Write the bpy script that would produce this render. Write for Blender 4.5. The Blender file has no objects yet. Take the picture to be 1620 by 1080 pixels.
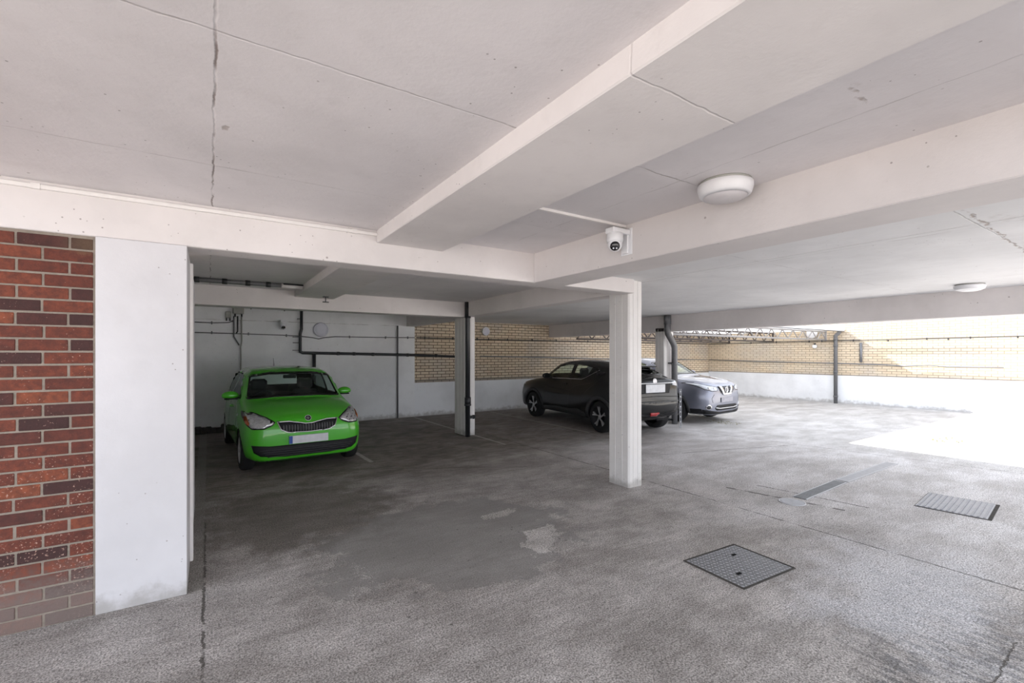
import bpy, bmesh, math, random
import numpy as np
from mathutils import Vector, Matrix, geometry
from mathutils.bvhtree import BVHTree
PI = math.pi
SC = bpy.context.scene
COL = SC.collection

# ---------------------------------------------------------------- camera, sky, sun, exposure
# world axes: +Y runs left-and-away (beams), +X right-and-away (cross beams), camera over the origin
FPX, CX, HY, EYE = 733.0, 810.0, 560.0, 1.6
YAW = math.atan((CX - 330.0) / FPX)            # +Y lies this far left of the view direction
FW = (math.sin(YAW), math.cos(YAW)); RT = (math.cos(YAW), -math.sin(YAW))
cam_d = bpy.data.cameras.new('camera'); cam = bpy.data.objects.new('camera', cam_d); COL.objects.link(cam)
cam.location = (0, 0, EYE); cam.rotation_euler = (PI / 2, 0, -YAW)
cam_d.sensor_width = 36; cam_d.lens = 36 * FPX / 1620.0; cam_d.shift_y = (HY - 540.0) / 1620.0
cam_d.clip_start = 0.02; cam_d.clip_end = 300
SC.camera = cam
SC.view_settings.view_transform = 'Standard'; SC.view_settings.look = 'None'
SC.view_settings.gamma = 1; SC.view_settings.use_curve_mapping = False
SC.view_settings.exposure = 1.5
w = bpy.data.worlds.new('sky'); SC.world = w; w.use_nodes = True
bg = w.node_tree.nodes['Background']; bg.inputs[0].default_value = (0.86, 0.91, 1.0, 1); bg.inputs[1].default_value = 1.0
sun_d = bpy.data.lights.new('sun', 'SUN'); sun = bpy.data.objects.new('sun', sun_d); COL.objects.link(sun)
sun_d.energy = 14.0; sun_d.angle = math.radians(0.6); sun_d.color = (1, .955, .88)
sun.rotation_euler = Vector((0.205, -1.25, -1.0)).to_track_quat('-Z', 'Y').to_euler()

# ---------------------------------------------------------------- picking points on known planes
def ray(u):
    k = (u - CX) / FPX
    return FW[0] + RT[0] * k, FW[1] + RT[1] * k
def onZ(u, v, z=0.0):
    d = (EYE - z) * FPX / (v - HY); r = ray(u); return Vector((r[0] * d, r[1] * d, z))
def onY(u, v, Y):
    r = ray(u); d = Y / r[1]; return Vector((r[0] * d, Y, EYE - (v - HY) * d / FPX))
def onX(u, v, X):
    r = ray(u); d = X / r[0]; return Vector((X, r[1] * d, EYE - (v - HY) * d / FPX))

# ---------------------------------------------------------------- materials
def new_mat(name):
    m = bpy.data.materials.new(name); m.use_nodes = True
    nt = m.node_tree; return m, nt, nt.nodes['Principled BSDF']
def lk(nt, a, b): nt.links.new(a, b)
def setin(nt, sock, v):
    if hasattr(v, 'is_linked') or isinstance(v, bpy.types.NodeSocket): nt.links.new(v, sock)
    else:
        if isinstance(v, (tuple, list)) and len(v) == 3 and sock.type == 'RGBA': v = (*v, 1)
        sock.default_value = v
def math_(nt, op, a, b=0.5, c=None, clamp=False):
    n = nt.nodes.new('ShaderNodeMath'); n.operation = op; n.use_clamp = clamp
    setin(nt, n.inputs[0], a); setin(nt, n.inputs[1], b)
    if c is not None: setin(nt, n.inputs[2], c)
    return n.outputs[0]
def mixc(nt, f, a, b, mode='MIX'):
    n = nt.nodes.new('ShaderNodeMix'); n.data_type = 'RGBA'; n.blend_type = mode
    setin(nt, n.inputs[0], f); setin(nt, n.inputs[6], a); setin(nt, n.inputs[7], b); return n.outputs[2]
def coords(nt):
    n = nt.nodes.new('ShaderNodeTexCoord'); return n.outputs['Object']
def noise(nt, vec, scale, detail=4, rough=.55, dist=0.0, out=0):
    n = nt.nodes.new('ShaderNodeTexNoise'); n.inputs['Scale'].default_value = scale; n.inputs['Detail'].default_value = detail
    n.inputs['Roughness'].default_value = rough; n.inputs['Distortion'].default_value = dist; lk(nt, vec, n.inputs['Vector']); return n.outputs[out]
def voro(nt, vec, scale, feat='F1', out='Distance'):
    n = nt.nodes.new('ShaderNodeTexVoronoi'); n.feature = feat; n.inputs['Scale'].default_value = scale; lk(nt, vec, n.inputs['Vector']); return n.outputs[out]
def step(nt, x, lo, hi):
    n = nt.nodes.new('ShaderNodeMapRange'); n.interpolation_type = 'SMOOTHSTEP'; setin(nt, n.inputs[0], x)
    n.inputs[1].default_value = lo; n.inputs[2].default_value = hi; return n.outputs[0]
def vscale(nt, vec, s):
    n = nt.nodes.new('ShaderNodeVectorMath'); n.operation = 'MULTIPLY'; lk(nt, vec, n.inputs[0]); n.inputs[1].default_value = s; return n.outputs[0]
def sep(nt, vec):
    n = nt.nodes.new('ShaderNodeSeparateXYZ'); lk(nt, vec, n.inputs[0]); return n.outputs
def bump(nt, b, h, strength=.3, dist=.01, prev=None):
    n = nt.nodes.new('ShaderNodeBump'); n.inputs['Strength'].default_value = strength; n.inputs['Distance'].default_value = dist
    lk(nt, h, n.inputs['Height'])
    if prev: lk(nt, prev, n.inputs['Normal'])
    lk(nt, n.outputs[0], b.inputs['Normal']); return n.outputs[0]
def seg(nt, X, Y, p, q, wob=None, width=.012):
    """1 near the segment p-q in the XY plane, 0 elsewhere"""
    dx, dy = q[0] - p[0], q[1] - p[1]; L = math.hypot(dx, dy); dx /= L; dy /= L
    ax = math_(nt, 'SUBTRACT', X, p[0]); ay = math_(nt, 'SUBTRACT', Y, p[1])
    t = math_(nt, 'ADD', math_(nt, 'MULTIPLY', ax, dx), math_(nt, 'MULTIPLY', ay, dy))
    n = math_(nt, 'ADD', math_(nt, 'MULTIPLY', ax, -dy), math_(nt, 'MULTIPLY', ay, dx))
    if wob is not None: n = math_(nt, 'ADD', n, wob)
    n = math_(nt, 'ABSOLUTE', n)
    m = math_(nt, 'LESS_THAN', n, width)
    m = math_(nt, 'SUBTRACT', 1.0, step(nt, n, width * .4, width))
    inside = math_(nt, 'MULTIPLY', math_(nt, 'GREATER_THAN', t, 0.0), math_(nt, 'LESS_THAN', t, L))
    return math_(nt, 'MULTIPLY', m, inside)
def ell(nt, X, Y, c, r, ang=0, wob=None):
    ca, sa = math.cos(ang), math.sin(ang)
    ax = math_(nt, 'SUBTRACT', X, c[0]); ay = math_(nt, 'SUBTRACT', Y, c[1])
    a = math_(nt, 'DIVIDE', math_(nt, 'ADD', math_(nt, 'MULTIPLY', ax, ca), math_(nt, 'MULTIPLY', ay, sa)), r[0])
    b = math_(nt, 'DIVIDE', math_(nt, 'ADD', math_(nt, 'MULTIPLY', ax, -sa), math_(nt, 'MULTIPLY', ay, ca)), r[1])
    d = math_(nt, 'SQRT', math_(nt, 'ADD', math_(nt, 'MULTIPLY', a, a), math_(nt, 'MULTIPLY', b, b)))
    if wob is not None: d = math_(nt, 'ADD', d, wob)
    return d
def mx(nt, *a):
    r = a[0]
    for x in a[1:]: r = math_(nt, 'MAXIMUM', r, x)
    return r

def plain(name, col, rough=.5, metal=0.0, spec=.5, var=.06, nscale=18, bmp=0.0, coat=0.0):
    m, nt, b = new_mat(name); co = coords(nt)
    f = noise(nt, co, nscale, 3)
    c = mixc(nt, f, tuple(x * (1 - var) for x in col), tuple(min(1, x * (1 + var)) for x in col))
    lk(nt, c, b.inputs['Base Color'])
    b.inputs['Roughness'].default_value = rough; b.inputs['Metallic'].default_value = metal
    b.inputs['Specular IOR Level'].default_value = spec; b.inputs['Coat Weight'].default_value = coat
    b.inputs['Coat Roughness'].default_value = .04
    if bmp: bump(nt, b, noise(nt, co, nscale * 4, 4), bmp, .01)
    return m

def paint_mat(name, col=(.80, .775, .77), dirt=.5, lines=(), low=False, speck=1.0, big=(.86, 1.0), segs=()):
    """brush-painted concrete; lines = list of (axis, position, strength) joints; low adds grime at the foot"""
    m, nt, b = new_mat(name); co = coords(nt); S = sep(nt, co)
    n1 = noise(nt, co, .7, 5, .6); n2 = noise(nt, co, 7, 5, .65); n3 = noise(nt, co, 45, 3)
    f = step(nt, n1, .35, .65)
    c = mixc(nt, f, tuple(x * big[0] for x in col), tuple(x * big[1] for x in col))
    c = mixc(nt, math_(nt, 'MULTIPLY', step(nt, n2, .52, .72), .10 * dirt), c, (.42, .38, .36))
    # pin holes and flecks
    v = voro(nt, co, 5.5); sp = math_(nt, 'LESS_THAN', math_(nt, 'ADD', v, math_(nt, 'MULTIPLY', n3, .03)), .055 * speck)
    sp = math_(nt, 'MULTIPLY', sp, step(nt, n2, .44, .56))
    v2 = voro(nt, vscale(nt, co, (1, 1, 1)), 17); sp2 = math_(nt, 'MULTIPLY', math_(nt, 'LESS_THAN', v2, .075 * speck), step(nt, noise(nt, co, 1.7, 2), .52, .6))
    c = mixc(nt, math_(nt, 'MULTIPLY', mx(nt, sp, sp2), .6), c, (.16, .13, .12))
    h = math_(nt, 'ADD', math_(nt, 'MULTIPLY', n2, .6), math_(nt, 'MULTIPLY', n3, .25))
    wob = math_(nt, 'MULTIPLY', math_(nt, 'SUBTRACT', noise(nt, co, 9, 4), .5), .03)
    brk = noise(nt, co, 3.1, 3)
    for ax, pos, st in lines:
        d = math_(nt, 'ABSOLUTE', math_(nt, 'ADD', math_(nt, 'SUBTRACT', S[ax], pos), wob))
        ln = math_(nt, 'SUBTRACT', 1.0, step(nt, d, .001, .007))
        ln2 = math_(nt, 'MULTIPLY', ln, math_(nt, 'MULTIPLY', step(nt, brk, .40, .60), st))
        c = mixc(nt, ln2, c, (.26, .22, .21)); h = math_(nt, 'SUBTRACT', h, math_(nt, 'MULTIPLY', ln, .8))
    for p_, q_, w_, st in segs:
        sg_ = math_(nt, 'MULTIPLY', seg(nt, S[0], S[1], p_, q_, math_(nt, 'MULTIPLY', wob, 3.0), w_), math_(nt, 'MULTIPLY', step(nt, noise(nt, co, 14, 4), .42, .6), st))
        c = mixc(nt, sg_, c, (.22, .15, .11)); h = math_(nt, 'SUBTRACT', h, sg_)
    if low:
        g = math_(nt, 'SUBTRACT', 1.0, step(nt, math_(nt, 'ADD', S[2], math_(nt, 'MULTIPLY', math_(nt, 'SUBTRACT', n2, .5), .35)), 0.0, .14))
        c = mixc(nt, math_(nt, 'MULTIPLY', g, .65), c, (.30, .28, .26))
    lk(nt, c, b.inputs['Base Color']); b.inputs['Roughness'].default_value = .62; b.inputs['Specular IOR Level'].default_value = .3
    bump(nt, b, h, .35, .012)
    return m

M = {}
M['ceil_l'] = paint_mat('painted_slab', (.80, .765, .775), .8, lines=[(0, .02, 1.0), (1, 1.72, .6), (1, 2.95, .35), (0, 2.3, .3), (1, 5.6, .3), (1, 6.9, .4)], segs=[(onZ(1305, 118, 2.61), onZ(1385, 172, 2.61), .012, .5), (onZ(1300, 125, 2.61), onZ(1350, 140, 2.61), .03, .12), (onZ(348, 212, 2.61), onZ(362, 200, 2.61), .02, .5)])
M['ceil_r'] = paint_mat('painted_slab_bright', (.80, .795, .80), .9, lines=[(0, 4.46, .7), (0, 6.1, .5), (1, 2.4, .4), (1, .9, .4), (1, 4.9, .5), (1, 7.6, .4), (0, 7.5, .5), (0, 3.25, .3)], segs=[(onZ(1515, 325, 2.48), onZ(1640, 410, 2.48), .012, .7), (onZ(1575, 340, 2.48), onZ(1620, 352, 2.48), .06, .15)])
M['beam'] = paint_mat('painted_beam', (.74, .70, .69), .8, speck=1.1)
M['beam_side'] = paint_mat('painted_beam_board_marked', (.79, .75, .74), .8, lines=[(1, 1.05, .15)])
M['pier'] = paint_mat('painted_pier', (.66, .65, .67), .5, low=True)
M['pillar'] = paint_mat('painted_pillar', (.80, .775, .755), 1.0, low=True, speck=1.2)
M['wallw'] = paint_mat('white_wall', (.86, .865, .875), .8, lines=[(2, 2.31, .9), (0, 2.35, .15)], low=True)
M['plinth'] = paint_mat('white_plinth', (.85, .86, .88), .6, low=True)

# red brick: per-brick colour is an attribute of the wall mesh
def brick_mat():
    m, nt, b = new_mat('red_brick'); co = coords(nt)
    a = nt.nodes.new('ShaderNodeAttribute'); a.attribute_name = 'tone'; t = a.outputs['Fac']
    cr = nt.nodes.new('ShaderNodeValToRGB'); lk(nt, t, cr.inputs[0]); e = cr.color_ramp
    e.elements[0].position = 0; e.elements[0].color = (.060, .032, .032, 1); e.elements[1].position = 1; e.elements[1].color = (.29, .088, .046, 1)
    for p, c in ((.25, (.10, .040, .035, 1)), (.5, (.17, .052, .036, 1)), (.75, (.23, .068, .042, 1))):
        x = e.elements.new(p); x.color = c
    n = noise(nt, co, 26, 6, .7); n2 = noise(nt, co, 110, 4)
    c = mixc(nt, step(nt, n, .3, .75), mixc(nt, .6, cr.outputs[0], (.045, .028, .026)), cr.outputs[0])
    S0 = sep(nt, co); fl = math_(nt, 'MULTIPLY', math_(nt, 'GREATER_THAN', noise(nt, co, 85, 3), math_(nt, 'ADD', .60, math_(nt, 'MULTIPLY', S0[2], .05))), step(nt, noise(nt, co, 4, 2), .44, .6))
    c = mixc(nt, math_(nt, 'MULTIPLY', fl, .8), c, (.52, .34, .28))
    S = sep(nt, co)
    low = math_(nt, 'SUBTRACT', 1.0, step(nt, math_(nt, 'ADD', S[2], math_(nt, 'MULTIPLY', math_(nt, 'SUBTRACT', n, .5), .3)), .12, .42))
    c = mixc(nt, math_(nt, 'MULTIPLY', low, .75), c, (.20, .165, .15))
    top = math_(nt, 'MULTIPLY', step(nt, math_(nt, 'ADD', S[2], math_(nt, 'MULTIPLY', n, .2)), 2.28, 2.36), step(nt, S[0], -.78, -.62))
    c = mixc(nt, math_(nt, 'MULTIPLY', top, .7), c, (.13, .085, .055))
    lk(nt, c, b.inputs['Base Color']); b.inputs['Roughness'].default_value = .85; b.inputs['Specular IOR Level'].default_value = .2
    bump(nt, b, math_(nt, 'ADD', n, math_(nt, 'MULTIPLY', n2, .5)), .8, .006); return m
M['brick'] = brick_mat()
M['mortar'] = plain('mortar', (.29, .25, .21), .95, spec=.1, var=.25, nscale=30, bmp=.6)

def cream_mat(axis):
    m, nt, b = new_mat('cream_brick_' + 'xy'[axis]); co = coords(nt); S = sep(nt, co)
    cb = nt.nodes.new('ShaderNodeCombineXYZ'); lk(nt, S[axis], cb.inputs[0]); lk(nt, S[2], cb.inputs[1])
    br = nt.nodes.new('ShaderNodeTexBrick'); lk(nt, cb.outputs[0], br.inputs['Vector'])
    br.inputs['Scale'].default_value = 1; br.inputs['Brick Width'].default_value = .235; br.inputs['Row Height'].default_value = .0765
    br.inputs['Mortar Size'].default_value = .0085; br.inputs['Mortar Smooth'].default_value = .25; br.inputs['Bias'].default_value = 0
    br.inputs['Color1'].default_value = (.74, .62, .46, 1); br.inputs['Color2'].default_value = (.66, .53, .38, 1)
    br.inputs['Mortar'].default_value = (.2, .15, .1, 1)
    n = noise(nt, co, .9, 4); n2 = noise(nt, co, 24, 4)
    c = mixc(nt, math_(nt, 'MULTIPLY', step(nt, n, .42, .68), .55), br.outputs[0], (.50, .47, .43), 'MIX')
    c = mixc(nt, br.outputs['Fac'], c, (.13, .09, .065) if axis == 0 else (.34, .28, .21))  # right wall gets paler joints: sun glare painted into the mortar
    c = mixc(nt, math_(nt, 'MULTIPLY', step(nt, n2, .5, .8), .25), c, (.3, .24, .18))
    low = math_(nt, 'SUBTRACT', 1.0, step(nt, math_(nt, 'ADD', S[2], math_(nt, 'MULTIPLY', n2, .05)), .93, 1.0))
    c = mixc(nt, math_(nt, 'MULTIPLY', low, .6), c, (.16, .15, .15))
    lk(nt, c, b.inputs['Base Color']); b.inputs['Roughness'].default_value = .85; b.inputs['Specular IOR Level'].default_value = .2
    bump(nt, b, math_(nt, 'SUBTRACT', math_(nt, 'MULTIPLY', n2, .2), br.outputs['Fac']), .6, .01); return m
M['cream_x'] = cream_mat(0); M['cream_y'] = cream_mat(1)

def floor_mat():
    m, nt, b = new_mat('weathered_concrete'); co = coords(nt); S = sep(nt, co); X, Y = S[0], S[1]
    big = noise(nt, co, .55, 6, .65, .3); mid = noise(nt, co, 3.2, 6, .7); fine = noise(nt, co, 48, 7, .78); grit = noise(nt, co, 150, 4, .8)
    stre = noise(nt, vscale(nt, co, (1.4, 9, 1)), 2.2, 5, .7)      # tamping streaks running across
    c = mixc(nt, step(nt, mid, .3, .7), (.30, .28, .268), (.43, .405, .39))
    c = mixc(nt, math_(nt, 'MULTIPLY', step(nt, stre, .46, .62), .5), c, (.25, .23, .215))
    # concrete paler towards the open right side: sky reflection and extra bounce painted in
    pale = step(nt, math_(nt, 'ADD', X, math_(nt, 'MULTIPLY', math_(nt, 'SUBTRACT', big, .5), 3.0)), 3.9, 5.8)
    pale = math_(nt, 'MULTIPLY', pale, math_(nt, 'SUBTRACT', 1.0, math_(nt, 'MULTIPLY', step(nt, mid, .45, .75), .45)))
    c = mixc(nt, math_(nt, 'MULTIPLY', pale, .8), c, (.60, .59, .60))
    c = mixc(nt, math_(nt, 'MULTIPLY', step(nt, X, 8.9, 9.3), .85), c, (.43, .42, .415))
    # oily brown ground inside the parking bays
    wv = math_(nt, 'MULTIPLY', math_(nt, 'SUBTRACT', big, .5), 2.4)
    bays = math_(nt, 'MULTIPLY', step(nt, math_(nt, 'ADD', Y, wv), 5.2, 6.8), math_(nt, 'SUBTRACT', 1.0, step(nt, math_(nt, 'ADD', X, wv), 7.2, 8.6)))
    bays = math_(nt, 'MULTIPLY', bays, math_(nt, 'ADD', .62, math_(nt, 'MULTIPLY', step(nt, stre, .4, .6), .3)))
    c = mixc(nt, bays, c, mixc(nt, step(nt, mid, .35, .65), (.085, .069, .056), (.165, .138, .115)))
    shade_dk = ell(nt, X, Y, (.75, 5.1), (1.1, 1.15), 0, math_(nt, 'MULTIPLY', math_(nt, 'SUBTRACT', mid, .5), 1.6))  # dim ground behind the wall line: shade painted in along with the brown
    c = mixc(nt, math_(nt, 'MULTIPLY', math_(nt, 'SUBTRACT', 1.0, step(nt, shade_dk, .6, 1.1)), .7), c, (.125, .108, .092))
    # smooth darker slick patch with pale islands
    wb = math_(nt, 'MULTIPLY', math_(nt, 'SUBTRACT', noise(nt, co, 2.3, 7, .72), .5), 1.7)
    p = ell(nt, X, Y, (1.85, 3.72), (1.2, 1.02), 0, wb)
    patch = math_(nt, 'SUBTRACT', 1.0, step(nt, p, .84, 1.0))
    isl = math_(nt, 'SUBTRACT', 1.0, step(nt, math_(nt, 'MINIMUM', ell(nt, X, Y, (2.42, 3.2), (.46, .27), .9, math_(nt, 'MULTIPLY', wb, 1.9)), ell(nt, X, Y, (2.45, 3.95), (.36, .12), .2, math_(nt, 'MULTIPLY', wb, 1.9))), .55, .62))
    patch = math_(nt, 'MULTIPLY', patch, math_(nt, 'SUBTRACT', 1.0, isl))
    c = mixc(nt, math_(nt, 'MULTIPLY', isl, .45), c, (.56, .54, .52))
    tone = step(nt, noise(nt, vscale(nt, co, (.9, 1.6, 1)), 1.3, 6, .68), .36, .66); c = mixc(nt, .8, c, mixc(nt, tone, (.76, .74, .72), (1.24, 1.24, 1.24)), 'MULTIPLY')
    c = mixc(nt, math_(nt, 'MULTIPLY', patch, .68), c, (.19, .184, .176))
    # dark damp blotches in the right foreground
    bl = math_(nt, 'SUBTRACT', 1.0, step(nt, ell(nt, X, Y, (3.5, .85), (1.3, .6), .2, wb), .45, 1.0))
    bl = math_(nt, 'MULTIPLY', bl, step(nt, noise(nt, vscale(nt, co, (24, 7, 1)), 1.0, 5, .7), .47, .54))
    c = mixc(nt, math_(nt, 'MULTIPLY', bl, .85), c, (.085, .083, .085))
    wh = math_(nt, 'SUBTRACT', 1.0, step(nt, ell(nt, X, Y, (4.0, 1.2), (1.3, .8), .2, wb), .3, 1.0))
    c = mixc(nt, math_(nt, 'MULTIPLY', wh, .6), c, (.66, .66, .69))
    # joints, cracks
    wob = math_(nt, 'MULTIPLY', math_(nt, 'SUBTRACT', noise(nt, co, 5, 5, .7), .5), .10)
    wob2 = math_(nt, 'MULTIPLY', math_(nt, 'SUBTRACT', noise(nt, co, 16, 4, .7), .5), .05)
    cr = [seg(nt, X, Y, (-.03, 5.3), (-.02, 1.0), wob2, .011), seg(nt, X, Y, (5.2, 3.25), (5.45, 2.1), wob2, .03),
          seg(nt, X, Y, (4.65, 8.0), (4.61, .15), wob2, .013), seg(nt, X, Y, (5.6, 3.1), (5.75, 2.0), wob2, .018),
          seg(nt, X, Y, (3.75, .62), (3.05, .6), wob2, .007), seg(nt, X, Y, (5.9, 4.9), (8.7, 4.1), wob, .012),
          seg(nt, X, Y, (8.4, 6.3), (9.2, 1.0), wob, .012), seg(nt, X, Y, (1.2, 6.9), (4.1, 5.2), wob, .008)]
    crk = math_(nt, 'MULTIPLY', mx(nt, *cr), step(nt, noise(nt, co, 6, 3), .34, .5))
    c = mixc(nt, math_(nt, 'MULTIPLY', crk, .85), c, (.05, .042, .036))
    # apron strip beside the pier
    ap = math_(nt, 'MULTIPLY', math_(nt, 'MULTIPLY', math_(nt, 'LESS_THAN', X, -.03), math_(nt, 'GREATER_THAN', X, -.14)), math_(nt, 'GREATER_THAN', Y, 3.78))
    c = mixc(nt, math_(nt, 'MULTIPLY', ap, .6), c, (.26, .245, .225))
    # grit: dark pits, pale aggregate
    g2 = step(nt, fine, .52, .62); g3 = step(nt, grit, .60, .70)
    rough_area = math_(nt, 'SUBTRACT', 1.0, math_(nt, 'MULTIPLY', patch, .75))
    c = mixc(nt, math_(nt, 'MULTIPLY', math_(nt, 'MULTIPLY', g2, .62), rough_area), c, (.085, .075, .068))
    c = mixc(nt, math_(nt, 'MULTIPLY', math_(nt, 'MULTIPLY', g3, .6), rough_area), c, (.62, .58, .55))
    pit = math_(nt, 'MULTIPLY', math_(nt, 'LESS_THAN', voro(nt, co, 9), .09), step(nt, noise(nt, co, 1.3, 3), .45, .6))
    c = mixc(nt, math_(nt, 'MULTIPLY', pit, .7), c, (.05, .045, .04))
    gr = noise(nt, co, 105, 3, .7); g4 = step(nt, gr, .36, .64)
    amp = math_(nt, 'ADD', .25, math_(nt, 'MULTIPLY', rough_area, .55))
    c = mixc(nt, amp, c, mixc(nt, g4, (.32, .31, .30), (1.75, 1.75, 1.75)), 'MULTIPLY')
    pk = math_(nt, 'MULTIPLY', step(nt, noise(nt, co, 34, 4, .7), .60, .66), step(nt, noise(nt, co, 2.4, 4, .7), .45, .62))
    c = mixc(nt, math_(nt, 'MULTIPLY', pk, .75), c, (.045, .038, .034))
    lk(nt, c, b.inputs['Base Color'])
    r = math_(nt, 'ADD', math_(nt, 'MULTIPLY', fine, .30), .48); r = math_(nt, 'SUBTRACT', r, math_(nt, 'MULTIPLY', patch, .06))
    lk(nt, r, b.inputs['Roughness']); b.inputs['Specular IOR Level'].default_value = .45
    h = math_(nt, 'ADD', math_(nt, 'MULTIPLY', fine, .9), math_(nt, 'MULTIPLY', grit, .45)); h = math_(nt, 'MULTIPLY', h, rough_area)
    h = math_(nt, 'ADD', h, math_(nt, 'MULTIPLY', stre, .5)); h = math_(nt, 'SUBTRACT', h, crk)
    bump(nt, b, h, .75, .014); return m
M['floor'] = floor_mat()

M['black_plastic'] = plain('black_plastic', (.022, .023, .026), .38, spec=.5)
M['pipe_grey'] = plain('grey_pipe', (.20, .205, .22), .4, metal=.3, var=.2)
M['pipe_mid'] = plain('mid_grey_pipe', (.13, .13, .135), .45, var=.2)
M['trunking'] = plain('white_trunking', (.78, .75, .73), .5)
M['white_plastic'] = plain('white_plastic', (.80, .80, .82), .35)
M['diffuser'] = plain('frosted_diffuser', (.66, .63, .64), .45, var=.05)
M['diffuser_cool'] = plain('frosted_diffuser_pale', (.70, .70, .78), .45, var=.03)
M['lens'] = plain('dark_lens', (.008, .008, .01), .08, spec=.8)
M['steel'] = plain('worn_steel', (.20, .205, .215), .5, metal=.6, var=.25, nscale=12)
M['grate'] = plain('worn_pale_grate', (.34, .34, .36), .5, metal=.3, var=.2)
M['galv'] = plain('galvanised_grating', (.42, .42, .44), .45, metal=.6, var=.2)
M['truss'] = plain('truss_paint', (.34, .33, .33), .55, metal=.2, var=.2)
M['truss_dark'] = plain('rusty_truss', (.09, .075, .07), .7, metal=.2, var=.3)
M['sheet'] = plain('roof_sheet', (.62, .62, .63), .55, var=.12, nscale=6)
def sheet_mat():
    m, nt, b = new_mat('translucent_sheet'); b.inputs['Base Color'].default_value = (.62, .62, .63, 1); b.inputs['Roughness'].default_value = .5
    t = nt.nodes.new('ShaderNodeBsdfTranslucent'); t.inputs[0].default_value = (.80, .81, .83, 1)
    n = noise(nt, coords(nt), 1.5, 4); ms = nt.nodes.new('ShaderNodeMixShader'); lk(nt, math_(nt, 'ADD', .35, math_(nt, 'MULTIPLY', n, .3)), ms.inputs[0])
    lk(nt, b.outputs[0], ms.inputs[1]); lk(nt, t.outputs[0], ms.inputs[2]); lk(nt, ms.outputs[0], nt.nodes['Material Output'].inputs[0]); return m
M['sheet_t'] = sheet_mat()
M['line'] = plain('worn_line_paint', (.44, .41, .38), .8, spec=.2, var=.4, nscale=26)
M['dark'] = plain('dark_void', (.01, .01, .01), .9, spec=.1)
M['box'] = plain('grey_box', (.36, .36, .33), .5, var=.1)
M['rubble'] = plain('dirty_rubble', (.07, .065, .06), .95, spec=.1, var=.5, nscale=14, bmp=1.0)
M['weed'] = plain('dry_weed', (.26, .25, .14), .9, spec=.1, var=.5, nscale=30)
M['timber'] = plain('dark_timber', (.09, .055, .045), .7, var=.3)

# ---------------------------------------------------------------- mesh helpers
def obj(name, bm, mat, parent=None, smooth=False, loc=None):
    me = bpy.data.meshes.new(name)
    if isinstance(bm, bmesh.types.BMesh): bm.to_mesh(me); bm.free()
    else: me.from_pydata(*bm); me.update()
    for mm in (mat if isinstance(mat, (list, tuple)) else [mat]): me.materials.append(mm)
    if smooth: me.polygons.foreach_set('use_smooth', [True] * len(me.polygons))
    o = bpy.data.objects.new(name, me); COL.objects.link(o)
    if parent is not None: o.parent = parent
    if loc is not None: o.location = loc
    return o
def empty(name, loc=(0, 0, 0), rz=0.0):
    o = bpy.data.objects.new(name, None); COL.objects.link(o); o.location = loc; o.rotation_euler = (0, 0, rz); o.empty_display_size = .1; return o
def tag(o, label=None, cat=None, group=None, kind=None):
    if label: o['label'] = label
    if cat: o['category'] = cat
    if group: o['group'] = group
    if kind: o['kind'] = kind
    return o
def struct(o, label=None): o['kind'] = 'structure'; tag(o, label); return o
def add_box(bm, lo, hi, bev=0.0, mat=None):
    vs = [bm.verts.new((x, y, z)) for x in (lo[0], hi[0]) for y in (lo[1], hi[1]) for z in (lo[2], hi[2])]
    fs = [bm.faces.new([vs[i] for i in q]) for q in ((0, 1, 3, 2), (4, 6, 7, 5), (0, 4, 5, 1), (2, 3, 7, 6), (0, 2, 6, 4), (1, 5, 7, 3))]
    if mat: bmesh.ops.transform(bm, matrix=mat, verts=vs)
    if bev:
        es = list({e for f in fs for e in f.edges})
        bmesh.ops.bevel(bm, geom=es, offset=bev, segments=1, affect='EDGES')
    return vs
def box(name, lo, hi, mat, parent=None, bev=0.0):
    bm = bmesh.new(); add_box(bm, lo, hi, bev); return obj(name, bm, mat, parent)
def add_tube(bm, pts, r, n=12, caps=True):
    pts = [Vector(p) for p in pts]; rings = []
    up = Vector((0, 0, 1)); prev = None
    for i, p in enumerate(pts):
        a = (pts[i] - pts[i - 1]).normalized() if i else (pts[1] - pts[0]).normalized()
        c = (pts[i + 1] - pts[i]).normalized() if i < len(pts) - 1 else a
        t = (a + c).normalized(); k = 1 / max(.5, t.dot(a))
        if prev is None: s = t.cross(up if abs(t.z) < .9 else Vector((1, 0, 0))).normalized()
        else: s = (prev - t * prev.dot(t)).normalized()
        prev = s; q = t.cross(s)
        rr = r[i] if isinstance(r, (list, tuple)) else r
        rings.append([bm.verts.new(p + (s * math.cos(2 * PI * j / n) + q * math.sin(2 * PI * j / n)) * rr * (k if 0 < i < len(pts) - 1 else 1)) for j in range(n)])
    for a, b in zip(rings, rings[1:]):
        for j in range(n):
            f = bm.faces.new((a[j], a[(j + 1) % n], b[(j + 1) % n], b[j])); f.smooth = True
    if caps:
        bm.faces.new(rings[0][::-1]); bm.faces.new(rings[-1])
def tube(name, pts, r, mat, parent=None, n=12):
    bm = bmesh.new(); add_tube(bm, pts, r, n); bmesh.ops.recalc_face_normals(bm, faces=bm.faces[:]); return obj(name, bm, mat, parent)
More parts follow.
